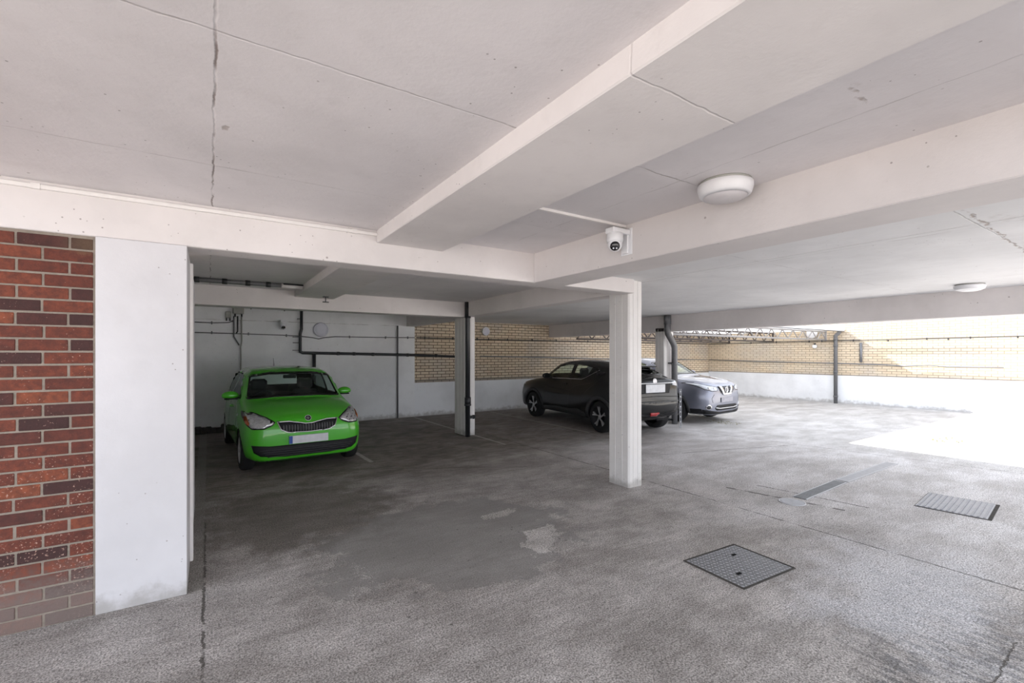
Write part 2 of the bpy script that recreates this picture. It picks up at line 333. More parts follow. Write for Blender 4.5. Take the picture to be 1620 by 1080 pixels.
def add_lathe(bm, prof, n=40, mat=None, smooth=True):
    """prof = [(r, z)], spun about z"""
    rings = []; new = []
    for r, z in prof:
        if r < 1e-6: v = bm.verts.new((0, 0, z)); rings.append([v]); new.append(v)
        else:
            rg = [bm.verts.new((r * math.cos(2 * PI * j / n), r * math.sin(2 * PI * j / n), z)) for j in range(n)]; rings.append(rg); new += rg
    for a, b in zip(rings, rings[1:]):
        for j in range(n):
            k = (j + 1) % n
            if len(a) == 1 and len(b) == 1: continue
            if len(a) == 1: f = bm.faces.new((a[0], b[j], b[k]))
            elif len(b) == 1: f = bm.faces.new((a[j], b[0], a[k]))
            else: f = bm.faces.new((a[j], b[j], b[k], a[k]))
            f.smooth = smooth
    if mat is not None: bmesh.ops.transform(bm, matrix=mat, verts=new)
def lathe(name, prof, mat, parent=None, n=40, mtx=None):
    bm = bmesh.new(); add_lathe(bm, prof, n, mtx); bmesh.ops.recalc_face_normals(bm, faces=bm.faces[:]); return obj(name, bm, mat, parent)
def facing(normal, loc=(0, 0, 0)):
    """matrix taking local +Z to `normal`"""
    return Matrix.Translation(loc) @ Vector(normal).to_track_quat('Z', 'Y').to_matrix().to_4x4()

# ================================================================ the place
CE_L, CE_R, TOP = 2.61, 2.48, 2.95
YB = 11.3                                        # back wall
YA = 3.78                                        # face of the near cross beam and brick wall
# ground
bm = bmesh.new(); 
for q in ([(-30, -40), (40, -40), (40, 40), (-30, 40)],): bm.faces.new([bm.verts.new((x, y, 0)) for x, y in q])
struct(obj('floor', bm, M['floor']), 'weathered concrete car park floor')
# slabs
bm = bmesh.new()
add_box(bm, (-1.7, -.4, CE_L), (2.80, YB + .25, TOP)); add_box(bm, (2.80, 3.85, CE_L), (4.25, YB + .25, TOP))
struct(obj('ceiling', bm, M['ceil_l']), 'lower-left white painted slab ceiling')
bm = bmesh.new(); add_box(bm, (2.82, -.4, CE_R), (4.35, 3.83, TOP)); add_box(bm, (4.36, -.4, CE_R), (9.0, YB + .25, TOP))
struct(obj('ceiling', bm, M['ceil_r']), 'bright white painted slab ceiling on the right')
# beams
def beam(lo, hi, mat, label): return struct(box('ceiling_beam', lo, hi, mat, bev=.006), label)
beam((-5, YA, 2.32), (4.2, YA + .24, CE_L + .1), M['beam'], 'white painted cross beam over the brick wall')
beam((-.3, 8.08, 2.32), (4.2, 8.40, CE_L + .1), M['beam'], 'white painted cross beam behind the green car')
beam((1.15, -.4, 2.51), (1.74, YA, CE_L + .1), M['beam_side'], 'shallow wide white beam overhead')
beam((1.15, YA + .24, 2.51), (1.74, 8.08, CE_L + .1), M['beam_side'], 'shallow wide white beam above the green car')
beam((2.74, -.4, 2.317), (3.13, YA, CE_L + .1), M['beam'], 'deep white beam carrying the security camera')
beam((4.2, 4.02, 2.335), (4.43, 8.1, CE_L + .1), M['beam'], 'white beam between the two nearer pillars')
beam((4.2, 8.45, 2.30), (4.43, YB, CE_L + .1), M['beam'], 'white beam from the middle pillar to the back wall')
beam((8.75, -.4, 2.115), (9.05, YB, TOP), M['beam'], 'deep grey-white edge beam on the open side')
# pillars
def pillar(x0, y0, x1, y1, zt, label, ch=.018):
    bm = bmesh.new()
    r = [(x0 + ch, y0), (x1 - ch, y0), (x1, y0 + ch), (x1, y1 - ch), (x1 - ch, y1), (x0 + ch, y1), (x0, y1 - ch), (x0, y0 + ch)]
    lv = [[bm.verts.new((x, y, z)) for x, y in r] for z in (0, zt)]
    for j in range(8): bm.faces.new((lv[0][j], lv[0][(j + 1) % 8], lv[1][(j + 1) % 8], lv[1][j]))
    bm.faces.new(lv[0][::-1]); bm.faces.new(lv[1])
    # raised shuttering-board arrises
    for k in (.33, .66):
        xx = x0 + (x1 - x0) * k; add_box(bm, (xx - .006, y0 - .004, .02), (xx + .006, y0 + .004, zt - .02))
        yy = y0 + (y1 - y0) * k; add_box(bm, (x0 - .004, yy - .005, .02), (x0 + .004, yy + .005, zt - .02))
    return struct(obj('pillar', bm, M['pillar']), label)
pillar(4.195, 3.86, 4.43, 4.2, CE_R + .05, 'nearest square white pillar, in front of the dark car')
pillar(4.2, 8.1, 4.43, 8.56, 2.4, 'middle white pillar with the black drainpipe')
pillar(8.75, 6.98, 9.08, 7.25, 2.2, 'far white pillar between the two dark and silver cars')
# piers and walls on the left
bm = bmesh.new(); add_box(bm, (-.58, YA - .012, 0), (-.12, 5.78, 2.322), .004)
struct(obj('wall_pier', bm, M['pier']), 'white rendered pier beside the red brick')
struct(box('trim_1', (-.125, 4.35, .0), (-.10, 4.45, 2.3), M['trunking'], bev=.004), 'white timber frame on the side of the pier')
struct(box('wall_left', (-.95, 5.7, 0), (-.6, YB, 2.7), M['wallw']), 'side wall of the covered bay')
# red brick wall, brick by brick inside one mesh
random.seed(4)
bm = bmesh.new(); tone = bm.faces.layers.float.new('tone')
add_box(bm, (-5, YA + .001, 0), (-.581, YA + .2, 2.318))
for f in bm.faces: f.material_index = 1
CRS = 2.305 / 30
for r in range(30):
    z0 = r * CRS + .001; x = -.592; first = True
    while x > -4.9:
        L = (.102 if (r % 2) else .215) if first else .215
        L += random.uniform(-.005, .005); first = False
        n0 = len(bm.faces); j = random.uniform(-.002, .002)
        add_box(bm, (x - L, YA - .004 + j + random.uniform(-.0015, .0015), z0 + .0055 + random.uniform(-.0015, .0015)), (x, YA + .05, z0 + CRS - .0055), .003)
        t = random.choice((.1, .3, .45, .5, .55, .62, .7, .78, .95)) + random.uniform(-.08, .08)
        bm.faces.ensure_lookup_table()
        for f in bm.faces[n0:]: f[tone] = max(0, min(1, t)); f.material_index = 0
        x -= L + .0115
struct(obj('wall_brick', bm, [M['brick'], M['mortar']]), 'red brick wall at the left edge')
# back wall: white part, cream brick, white plinth
XW = onY(656, 600, YB).x
struct(box('wall_back', (-1.2, YB, 0), (XW, YB + .25, 2.9), M['wallw']), 'white painted back wall behind the green car')
struct(box('wall_back', (XW, YB + .01, .86), (17.2, YB + .25, 2.95), M['cream_x']), 'cream brick back wall above the white plinth')
struct(box('wall_back', (XW, YB, 0), (17.2, YB + .25, .865), M['plinth']), 'white painted plinth of the back wall')
# right boundary wall, slightly skewed
RW0, RW1 = Vector((16.89, YB, 0)), Vector((18.35, -9.5, 0)); rwd = (RW1 - RW0).normalized(); rwn = Vector((rwd.y, -rwd.x, 0))
if rwn.x > 0: rwn = -rwn
RWZ = math.atan2(rwd.x, -rwd.y)                      # wall runs along local -Y from RW0
def rw_box(name, a, bq, z0, z1, t0, t1, mat, bev=0):
    bm = bmesh.new(); add_box(bm, (t0, -bq, z0), (t1, -a, z1), bev); o = obj(name, bm, mat); o.location = RW0; o.rotation_euler = (0, 0, RWZ); return o
LR = (RW1 - RW0).length
struct(rw_box('wall_right', 0, LR, .90, 3.1, 0.01, .3, M['cream_y']), 'sunlit cream brick boundary wall on the right')
struct(rw_box('wall_right', 0, LR, 0, .905, 0, .3, M['plinth']), 'white painted plinth of the right boundary wall')
def onRW(u, v, off=.0):
    r = Vector((*ray(u), 0)); p0 = RW0 + rwn * off
    d = (p0.x * rwn.x + p0.y * rwn.y) / (r.x * rwn.x + r.y * rwn.y)
    return Vector((r.x * d, r.y * d, EYE - (v - HY) * d / FPX))
# ================================================================ fixtures
def bulkhead(loc, normal, R, depth, label, rim, dome, group=None):
    t = empty('bulkhead_light', loc); Mx = facing(normal)
    lathe('base_ring', [(0, 0), (R * .93, 0), (R * .93, .012), (0, .012)], M['box'], t, 40, Mx)
    lathe('rim', [(R * .9, .010), (R, .018), (R * 1.0, depth * .38), (R * .93, depth * .72), (R * .80, depth * .86), (R * .78, depth * .80), (R * .70, .02)], rim, t, 48, Mx)
    lathe('diffuser', [(R * .79, depth * .82), (R * .70, depth * .93), (R * .5, depth * 1.02), (R * .25, depth * 1.07), (0, depth * 1.08)], dome, t, 48, Mx)
    return tag(t, label, 'light', group)
bulkhead(onZ(1147, 288, CE_L), (0, 0, -1), .152, .105, 'large round white light on the slab near the camera beam', M['white_plastic'], M['diffuser'])
bulkhead(onZ(1534, 449.5, CE_R), (0, 0, -1), .15, .085, 'round white light on the slab by the grey edge beam', M['white_plastic'], M['white_plastic'])
p = onY(507, 521.5, YB); bulkhead(p, (0, -1, 0), .165, .09, 'round pale light on the white back wall above the green car', M['diffuser_cool'], M['diffuser_cool'])
p = onY(767.5, 524, YB + .01); bulkhead(p, (0, -1, 0), .125, .09, 'round white light on the cream brick back wall', M['white_plastic'], M['diffuser_cool'])
p = onRW(1285, 527, .01); bulkhead(p, rwn, .17, .09, 'round white light behind the truss on the right wall', M['white_plastic'], M['white_plastic'])

def turret_camera(loc, wall_n, look, s, label):
    """wall bracket plate, arm, round housing and the ball with its lens"""
    t = empty('security_camera', loc); n = Vector(wall_n); side = Vector((0, 0, 1)).cross(n)
    B = Matrix((side, n, Vector((0, 0, 1)))).transposed().to_4x4()
    bm = bmesh.new(); add_box(bm, (-.055 * s, 0, -.10 * s), (.055 * s, .008 * s, .10 * s), .002 * s, B); obj('mounting_plate', bm, M['white_plastic'], t)
    bm = bmesh.new(); add_box(bm, (-.03 * s, .008 * s, -.09 * s), (.03 * s, .028 * s, .09 * s), .004 * s, B)
    add_box(bm, (-.045 * s, .01 * s, .045 * s), (.045 * s, .19 * s, .085 * s), .006 * s, B); obj('arm', bm, M['white_plastic'], t)
    c = n * (.13 * s)
    lathe('housing', [(0, .05 * s), (.052 * s, .05 * s), (.06 * s, .045 * s), (.062 * s, .0), (.058 * s, -.02 * s), (0, -.02 * s)], M['white_plastic'], t, 32, Matrix.Translation(c))
    ball = c + Vector((0, 0, -.035 * s)); prof = [(.054 * s * math.sin(a), .054 * s * math.cos(a)) for a in [PI * k / 14 for k in range(15)]]
    lk_ = Vector(look).normalized()
    bl = lathe('ball', prof, M['white_plastic'], t, 32, facing(lk_, ball))
    lathe('lens', [(0, .0575 * s), (.02 * s, .054 * s), (.033 * s, .046 * s), (.037 * s, .038 * s)], M['lens'], t, 28, facing(lk_, ball))
    bm = bmesh.new()
    for dx in (-.013, .013): add_lathe(bm, [(0, .003 * s), (.006 * s, .002 * s), (.0065 * s, -.002 * s)], 10, facing(lk_, ball + lk_ * .0545 * s + lk_.cross(Vector((0, 0, 1))) * dx * s + Vector((0, 0, -.012 * s))))
    obj('infrared_led', bm, M['white_plastic'], t)
    return tag(t, label, 'camera')
cp = onX(992, 383, 2.74)
turret_camera(cp, (-1, 0, 0), (-.62, -.62, -.48), 1.02, 'white turret security camera on the side of the deep beam')
cp = onY(446, 514, YB); turret_camera(cp, (0, -1, 0), (.12, -.85, -.5), 1.15, 'small security camera on the white back wall above the green car')
cp = onRW(1290, 544.5, .01)
t = empty('security_camera', cp); bm = bmesh.new(); add_tube(bm, [Vector((0, 0, .02)), rwn * .05 + Vector((0, 0, .02)), rwn * .05 + Vector((0, 0, -.03))], .02, 10); obj('arm', bm, M['black_plastic'], t)
lathe('dome', [(0, .05), (.06, .045), (.07, .0), (.055, -.05), (0, -.075)], M['white_plastic'], t, 24, Matrix.Translation(rwn * .07 + Vector((0, 0, -.07))))
tag(t, 'tiny white dome camera under the light on the right wall', 'camera')

# white trunking along the top of the near cross beam
a, b_ = Vector((-4.8, YA, 2.575)), Vector((1.15, YA, 2.572))
bm = bmesh.new(); add_box(bm, (a.x, YA - .022, 2.563), (b_.x, YA, 2.588), .003)
for xx in (-.86, .95): add_box(bm, (xx, YA - .026, 2.56), (xx + .04, YA, 2.591))
tag(obj('cable_trunking', bm, M['trunking']), 'white plastic cable trunking along the top of the near cross beam', 'trunking')
bm = bmesh.new(); add_box(bm, (1.76, 2.55, 2.592), (2.74, 2.572, 2.61))
tag(obj('cable_trunking', bm, M['trunking']), 'thin white trunking crossing the slab to the security camera', 'trunking')
# bolt hook under the cross beam behind the green car
p = onY(515, 462, 8.0); t = empty('ceiling_bracket', (p.x, 7.95, CE_L))
t.location = (p.x, 7.9, 2.51); 
box('flange', (-.04, -.03, -.012), (.04, .03, 0), M['black_plastic'], t); tube('stem', [(0, 0, -.012), (0, 0, -.08)], .008, M['black_plastic'], t); box('foot', (-.045, -.02, -.095), (.045, .02, -.08), M['black_plastic'], t)
t.location = (1.55, 7.75, 2.51)
tag(t, 'small black I-shaped bracket hanging under the wide beam', 'bracket')
# segmented black pipe along the top of the far cross beam
bm = bmesh.new(); p0, p1 = Vector((-.5, 7.3, 2.574)), Vector((.86, 7.3, 2.574))
add_tube(bm, [p0, p1], .030, 12); pr_ = tag(obj('waste_pipe', bm, M['pipe_mid']), 'dark jointed waste pipe under the slab before the far cross beam', 'pipe')
for xx in (-.13, .18, .45, .70):
    q = Vector((xx, 7.3, 2.574)); bm = bmesh.new(); add_tube(bm, [q - Vector((.03, 0, 0)), q + Vector((.03, 0, 0))], .038, 12); obj('coupling', bm, M['black_plastic'], pr_)
p0, p1 = Vector((.865, 7.3, 2.572)), Vector((1.145, 7.3, 2.572))
t = tag(tube('waste_pipe', [p0, p1], .034, M['trunking']), 'short white-painted pipe end beside the wide beam', 'pipe')
tube('lead', [p0 + Vector((.02, -.045, .02)), p1 + Vector((0, -.045, .02))], .010, M['black_plastic'], t)

def cable(name, pts, r, mat, label, clips=(), clipmat=None, cat='cable', group=None):
    o = tag(tube(name, pts, r, mat, n=8), label, cat, group)
    for c in clips:
        c = Vector(c); bm = bmesh.new(); add_box(bm, c - Vector((.012, .018, .03)), c + Vector((.012, .012, .03)), .002); obj('clip', bm, clipmat or mat, o)
    return o
Yc = YB - .02
def W(u, v, off=.02): return onY(u, v, YB - off)
# white wall services
cable('cable', [W(300, 525.3, .012), W(372, 527.5, .012), W(447, 530, .012), W(474, 531.5, .012)], .010, M['pipe_mid'], 'thin grey cable across the white wall, left of the black pipe', [W(335, 526), W(393, 528), W(453, 530.6)])
cable('cable', [W(u, v, .012) for u, v in ((477, 532), (495, 534), (504, 536), (512, 534), (530, 532.4), (600, 533.6), (656, 534))], .010, M['pipe_mid'], 'thin grey cable passing under the round light on the white wall', [W(553, 532.8), W(610, 533.8), W(645, 534)])
cable('cable', [W(300, 509), W(335, 510.5), W(362, 510), W(370, 507)], .010, M['pipe_mid'], 'short upper cable running into the grey boxes on the white wall', [W(335, 510.5)])
def wbox(u, v, w_, h_, d_, label, mat):
    p = onY(u, v, YB); t = empty('junction_box', p)
    box('casing', (-w_ / 2, -d_, -h_ / 2), (w_ / 2, 0, h_ / 2), mat, t, .006); box('lid', (-w_ / 2 + .012, -d_ - .006, -h_ / 2 + .012), (w_ / 2 - .012, -d_, h_ / 2 - .012), mat, t, .002)
    for k in (-1, 1):
        bm = bmesh.new(); add_tube(bm, [(k * w_ * .3, -d_ / 2, -h_ / 2), (k * w_ * .3, -d_ / 2, -h_ / 2 - .06)], .014, 8); obj('gland', bm, M['black_plastic'], t)
    return tag(t, label, 'junction box')
wbox(377, 491, .20, .15, .09, 'larger grey junction box on the white wall above the green car', M['box'])
wbox(361, 498, .10, .13, .07, 'smaller grey junction box left of the larger one', M['box'])
cable('conduit', [W(u, v, .045) for u, v in ((382, 500), (382.5, 540), (381, 549), (381, 595))], .014, M['box'], 'pale straight conduit dropping from the grey box', cat='conduit')
cable('conduit', [W(u, v, .045) for u, v in ((370, 500), (370, 532), (371, 534), (378.5, 546))], .013, M['pipe_mid'], 'grey conduit that slants in to join the straight one', cat='conduit')
cable('conduit', [W(u, v, .045) for u, v in ((376, 500), (376, 524), (374, 527))], .013, M['black_plastic'], 'short dark conduit under the larger grey box', cat='conduit')
cable('conduit', [W(390, 486), W(412, 487.5), W(450, 490), W(471, 491)], .011, M['pipe_mid'], 'thin dark conduit along the head of the white wall', [W(397, 487), W(450, 490)], cat='conduit')
o = cable('waste_pipe', [W(477, 489, .118), W(477, 520, .118), W(475, 528, .118), W(475, 556, .118), W(479, 558, .118), W(560, 559.5, .118), W(629, 561, .118), W(656, 561.5, .118), W(722, 564, .118)], .032, M['black_plastic'], 'black waste pipe that drops down and turns right along the back wall', cat='pipe')
for u, v in ((535, 559), (560, 559.5), (590, 560.3), (645, 561.4), (690, 562.6)):
    q = W(u, v, .118); bm = bmesh.new(); add_tube(bm, [q - Vector((.03, 0, 0)), q + Vector((.03, 0, 0))], .042, 10); obj('collar', bm, M['black_plastic'], o)
tube('branch', [W(497, 559, .118), W(497, 640, .118)], .038, M['black_plastic'], o)
for v in (504, 533, 542, 554): q = W(475, v, .118); bm = bmesh.new(); add_box(bm, q - Vector((.14 if v > 510 else .05, -.03, .008)), q + Vector((0, .10, .008))); obj('pipe_clip', bm, M['pipe_mid'], o)
p = W(629, 515, .048); cable('conduit', [(p.x, p.y, p.z), (p.x, p.y, 0.0)], .021, M['pipe_mid'], 'grey vertical service pipe on the white back wall near the brick', cat='pipe')
# long cable round the brick walls
pts = [W(659, 534), W(722, 535.5), W(760, 536.5), W(830, 538), W(900, 539.4), W(1000, 541.5), W(1118, 543.5)]
cable('cable', pts, .013, M['black_plastic'], 'thin black cable along the cream brick back wall', [W(u, 534 + (u - 659) * .0213) for u in (672, 716, 755, 773, 803, 842, 880, 930)])
pts = [onRW(u, v, .03) for u, v in ((1122, 544), (1170, 542.5), (1228, 541), (1322, 539), (1400, 537.4), (1500, 534.7), (1620, 531.5), (1900, 524))]
cable('cable', pts, .013, M['black_plastic'], 'thin black cable along the right boundary wall', [onRW(u, v, .03) for u, v in ((1188, 542.3), (1228, 541), (1280, 540), (1300, 539.6), (1350, 538.5), (1405, 538.5), (1466, 535.8), (1500, 536), (1535, 534), (1610, 533))])
pts = [onRW(u, v, .03) for u, v in ((1122, 569), (1200, 571.5), (1322, 574.5), (1400, 577), (1430, 578.8), (1470, 577.5), (1500, 580), (1540, 580.5), (1588, 581.5))]
cable('cable', pts, .016, M['pipe_grey'], 'sagging grey lower cable on the right boundary wall')
cable('cable', [W(760, 563.5), W(830, 564.5), W(950, 567), W(1118, 569)], .016, M['pipe_grey'], 'grey lower cable on the cream brick back wall')
p, q = onRW(1362, 542, .02), onRW(1362, 573, .02)
tag(tube('conduit', [p, q], .04, M['pipe_grey'], n=4), 'short grey vertical strip fixed to the sunlit brick wall', 'conduit')

# drain pipes
def vpipe(pts, r, mat, label, collars=(), extra=None):
    o = tag(tube('drainpipe', pts, r, mat, n=20), label, 'drainpipe')
    for z0, z1, k in collars:
        c = Vector(pts[-1]); 
        for a_, b2 in zip(pts, pts[1:]):
            if min(a_[2], b2[2]) <= z0 <= max(a_[2], b2[2]): f = (z0 - a_[2]) / (b2[2] - a_[2]); c = Vector(a_).lerp(Vector(b2), f)
        bm = bmesh.new(); add_tube(bm, [(c.x, c.y, z0), (c.x, c.y, z1)], r * k, 20); obj('collar', bm, mat, o)
    return o
p = onY(740, 600, 8.0); x = p.x; y = 8.0
o = vpipe([(x, y, 2.61), (x, y, 2.32), (x, y, 0)], .047, M['black_plastic'], 'tall black drainpipe on the middle pillar', [(2.3, 2.61, 1.25), (.62, .76, 1.3), (.60, .63, 1.45)])
tube('stub', [(x, y, .37), (x + .13, y + .02, .37)], .028, M['black_plastic'], o); lathe('stub_cap', [(0, .02), (.04, .02), (.04, -.02), (0, -.02)], M['black_plastic'], o, 16, facing((1, 0, 0), (x + .14, y + .02, .37)))
p3 = onY(1067, 600, 6.86); p3t = onX(1056, 500, 8.66)
o = vpipe([(p3t.x, p3t.y, 2.48), (p3t.x, p3t.y, 2.14), (p3t.x + .02, p3t.y, 2.06), (p3.x - .03, p3.y, 1.83), (p3.x, p3.y, 1.75), (p3.x, p3.y, 0)], .068, M['pipe_mid'], 'thick dark drainpipe with an offset bend at the far pillar', [(2.27, 2.48, 1.15), (.82, .86, 1.15), (1.36, 1.40, 1.15), (.45, .49, 1.15)])
for z in (.83, 1.38, .46, .08): bm = bmesh.new(); add_box(bm, (p3.x - .075, p3.y - .02, z), (p3.x + .075, 6.975, z + .03)); add_box(bm, (p3.x - .14, p3.y + .05, z), (p3.x, p3.y + .07, z + .025)); obj('bracket', bm, M['black_plastic'], o)
q = onRW(1322, 637.5, .12); tq = onRW(1320, 522, .12)
o = vpipe([(tq.x + .05, tq.y - .12, 2.36), (tq.x + .05, tq.y - .12, 2.31), (q.x, q.y, 2.2), (q.x, q.y, 2.05), (q.x, q.y, 0)], .055, M['pipe_mid'], 'slim dark downpipe at the corner of the canopy on the right wall', [(2.05, 2.12, 1.2), (1.85, 1.9, 1.2), (1.0, 1.05, 1.2), (.2, .25, 1.2)])
# slotted white upright beside the far drainpipe
g0 = onZ(1076.5, 676, 0); bm = bmesh.new()
for dx in (-.016, .016): add_box(bm, (dx - .004, -.01, 0), (dx + .004, .01, .84))
k = 0.0
while k < .82: add_box(bm, (-.016, -.006, k), (.016, .006, k + .03)); k += .11
t = obj('slotted_upright', bm, M['galv']); t.location = (g0.x, g0.y, 0); t.rotation_euler = (0, 0, -YAW); tag(t, 'thin slotted white upright beside the far drainpipe', 'post')

# canopy over the yard: trusses and roof sheet
def truss(y, x0, x1, z0, z1, mat, label, n=13):
    t = empty('roof_truss', (x0, y, z0)); L = x1 - x0; H = z1 - z0
    tube('top_chord', [(0, 0, H), (L, 0, H)], .028, mat, t, 6); tube('bottom_chord', [(0, 0, 0), (L, 0, 0)], .028, mat, t, 6)
    bm = bmesh.new()
    for i in range(n):
        a = i * L / n; mid_ = a + L / n / 2; add_tube(bm, [(a, 0, 0), (mid_, 0, H)], .017, 5); add_tube(bm, [(mid_, 0, H), (a + L / n, 0, 0)], .017, 5)
    obj('web', bm, mat, t); box('end_plate', (L - .04, -.03, -.03), (L, .03, H + .03), mat, t)
    return tag(t, label, 'truss', None)
truss(7.12, 9.06, 17.05, 2.075, 2.34, M['truss'], 'nearest pale lattice truss, along the front of the canopy')
truss(8.75, 9.06, 16.9, 2.05, 2.34, M['truss_dark'], 'second lattice truss, between the other two')
truss(10.35, 9.06, 16.8, 2.05, 2.34, M['truss_dark'], 'rearmost dark lattice truss, nearest the back wall')
bm = bmesh.new(); nx = 60; x0c, x1c, y0c, y1c = 9.06, 17.25, 6.72, YB
for i in range(nx):
    xa, xb = x0c + (x1c - x0c) * i / nx, x0c + (x1c - x0c) * (i + 1) / nx; dz = .02 if i % 2 else 0
    add_box(bm, (xa, y0c, 2.385 + dz), (xb + .001, y1c, 2.40 + dz))
cr_ = tag(obj('canopy_roof', bm, M['sheet_t']), 'pale corrugated canopy roof carried on the lattice trusses', 'canopy')
bm = bmesh.new(); add_box(bm, (x0c, y0c - .07, 2.33), (x1c, y0c, 2.345)); add_box(bm, (x0c, y0c - .07, 2.33), (x1c, y0c - .06, 2.40)); add_box(bm, (x0c, y0c - .01, 2.33), (x1c, y0c, 2.40)); obj('gutter', bm, M['sheet'], cr_)

# ---------------------------------------------------------------- floor furniture
def floor_frame(corners):
    c = sum((Vector(p) for p in corners), Vector()) / 4; return c
mc = [onZ(1087, 886), onZ(1162, 863), onZ(1254, 898), onZ(1174, 933)]
c0 = floor_frame(mc); ux = ((mc[1] - mc[0]) + (mc[2] - mc[3])) / 2; uy = ((mc[0] - mc[3]) + (mc[1] - mc[2])) / 2
t = empty('inspection_cover', (c0.x, c0.y, 0), math.atan2(ux.y, ux.x)); w_, h_ = ux.length, uy.length
bm = bmesh.new()
for s in (((-w_ / 2 - .012, -h_ / 2 - .012), (w_ / 2 + .012, -h_ / 2)), ((-w_ / 2 - .012, h_ / 2), (w_ / 2 + .012, h_ / 2 + .012)), ((-w_ / 2 - .012, -h_ / 2), (-w_ / 2, h_ / 2)), ((w_ / 2, -h_ / 2), (w_ / 2 + .012, h_ / 2))):
    add_box(bm, (*s[0], -.01), (*s[1], .007))
obj('frame', bm, M['rubble'], t)
bm = bmesh.new()
st = .032; ny_ = int(h_ / st); nx_ = int(w_ / st)
for i in range(nx_):
    for j in range(ny_):
        x = -w_ / 2 + (i + .5) * w_ / nx_; y = -h_ / 2 + (j + .5) * h_ / ny_; a = PI / 4 if (i + j) % 2 else -PI / 4
        ca, sa = math.cos(a) * .014, math.sin(a) * .014; cb, sb = -math.sin(a) * .005, math.cos(a) * .005
        vs = [bm.verts.new((x + ca, y + sa, .004)), bm.verts.new((x + cb, y + sb, .004)), bm.verts.new((x - ca, y - sa, .004)), bm.verts.new((x - cb, y - sb, .004)), bm.verts.new((x, y, .0085))]
        for k in range(4): bm.faces.new((vs[k], vs[(k + 1) % 4], vs[4]))
nf_ = len(bm.faces); add_box(bm, (-w_ / 2, -h_ / 2, -.01), (w_ / 2, h_ / 2, .004)); bm.faces.ensure_lookup_table()
for f in bm.faces[nf_:]: f.material_index = 1
obj('tread_plate', bm, [M['galv'], M['steel']], t)
for dx, dy in ((-w_ * .23, h_ * -.2), (w_ * .2, h_ * .25)): box('key_slot', (dx - .022, dy - .01, .0), (dx + .022, dy + .01, .0085), M['dark'], t)
tag(t, 'square steel inspection cover of chequer plate in the foreground', 'manhole cover')
gc = [onZ(1447, 799), onZ(1468, 780), onZ(1579, 799), onZ(1561, 822)]
c0 = floor_frame(gc); ux = ((gc[2] - gc[1]) + (gc[3] - gc[0])) / 2; uy = ((gc[1] - gc[0]) + (gc[2] - gc[3])) / 2
c0 = sum(gc, Vector()) / 4
ex = (gc[1] - gc[0]); ey = (gc[0] - gc[3])
t = empty('drain_grate', (c0.x, c0.y, 0), math.atan2(ex.y, ex.x)); w_, h_ = (ex.length + (gc[2] - gc[3]).length) / 2, ey.length
box('frame', (-w_ / 2 - .02, -h_ / 2 - .03, -.01), (w_ / 2 + .02, h_ / 2 + .006, .003), M['rubble'], t)
bm = bmesh.new(); add_box(bm, (-w_ / 2, -h_ / 2, 0), (w_ / 2, h_ / 2, .006)); nc, nr = 15, 12
for i in range(nc):
    for j in range(nr):
        x = -w_ / 2 + (i + .5) * w_ / nc; y = -h_ / 2 + (j + .5) * h_ / nr; add_box(bm, (x - w_ / nc * .36, y - .009, .006), (x + w_ / nc * .36, y + .009, .015))
obj('ribbed_plate', bm, M['grate'], t)
tag(t, 'rectangular ribbed metal gully grate near the right edge', 'drain')
rc = onZ(1253, 794); t = empty('access_cover', (rc.x, rc.y, 0)); lathe('rim', [(.13, 0), (.13, .006), (.115, .006), (.115, 0)], M['galv'], t, 40)
bm = bmesh.new(); add_lathe(bm, [(.115, 0), (.115, .004), (0, .004)], 36, smooth=False)
for i in range(-6, 7):
    y = i * .017; hw = math.sqrt(max(.0, .11 ** 2 - y * y)); add_box(bm, (-hw, y - .004, .004), (hw, y + .004, .008))
obj('lid', bm, M['galv'], t); tag(t, 'small round ribbed access cover at the near end of the channel drain', 'manhole cover')
d0, d1, d2 = onZ(1265, 788), onZ(1330, 761.5), onZ(1411, 732.5)
def channel(a, b, label, light):
    L = (b - a).length; t = empty('channel_drain', (a.x, a.y, 0), math.atan2((b - a).y, (b - a).x)); hw = .062
    box('trough', (0, -hw, -.01), (L, hw, .002), M['dark'], t)
    bm = bmesh.new(); add_box(bm, (0, -hw - .012, 0), (L, -hw, .009)); add_box(bm, (0, hw, 0), (L, hw + .012, .009)); obj('edge_frame', bm, M['galv'], t)
    bm = bmesh.new(); n = int(L / .03)
    for i in range(n): x = (i + .5) * L / n; add_box(bm, (x - .009, -hw, 0), (x + .009, hw, .007))
    obj('slats', bm, light, t); return tag(t, label, 'drain')
channel(d0, d1.lerp(d0, .01), 'near dark half of the slatted channel drain, by the round cover', M['steel'])
channel(d1.lerp(d2, .02), d2, 'far paler half of the slatted channel drain, towards the sunlit ground', M['galv'])
# painted bay lines
def line(a, b, label, w_=.05):
    a, b = Vector(a), Vector(b); d = (b - a).normalized(); n_ = Vector((-d.y, d.x, 0)) * w_ / 2; random.seed(len(label))
    bm = bmesh.new(); N_ = 30; pv = None
    for i in range(N_ + 1):
        p = a.lerp(b, i / N_); k1, k2 = 1 + random.uniform(-.2, .1), 1 + random.uniform(-.2, .1)
        v = (bm.verts.new((*(p + n_ * k1)[:2], .0025)), bm.verts.new((*(p - n_ * k2)[:2], .0025)))
        if pv: bm.faces.new((pv[0], pv[1], v[1], v[0]))
        pv = v
    tag(obj('parking_line', bm, M['line']), label, 'road marking')
line(onZ(563, 716), onZ(588, 731), 'short worn bay line beside the front wheel of the green car', .07)
line(onZ(655, 660), onZ(800, 703), 'worn white bay line passing the foot of the middle pillar')
line(onZ(775, 651), onZ(932, 684), 'worn white bay line running under the black car')
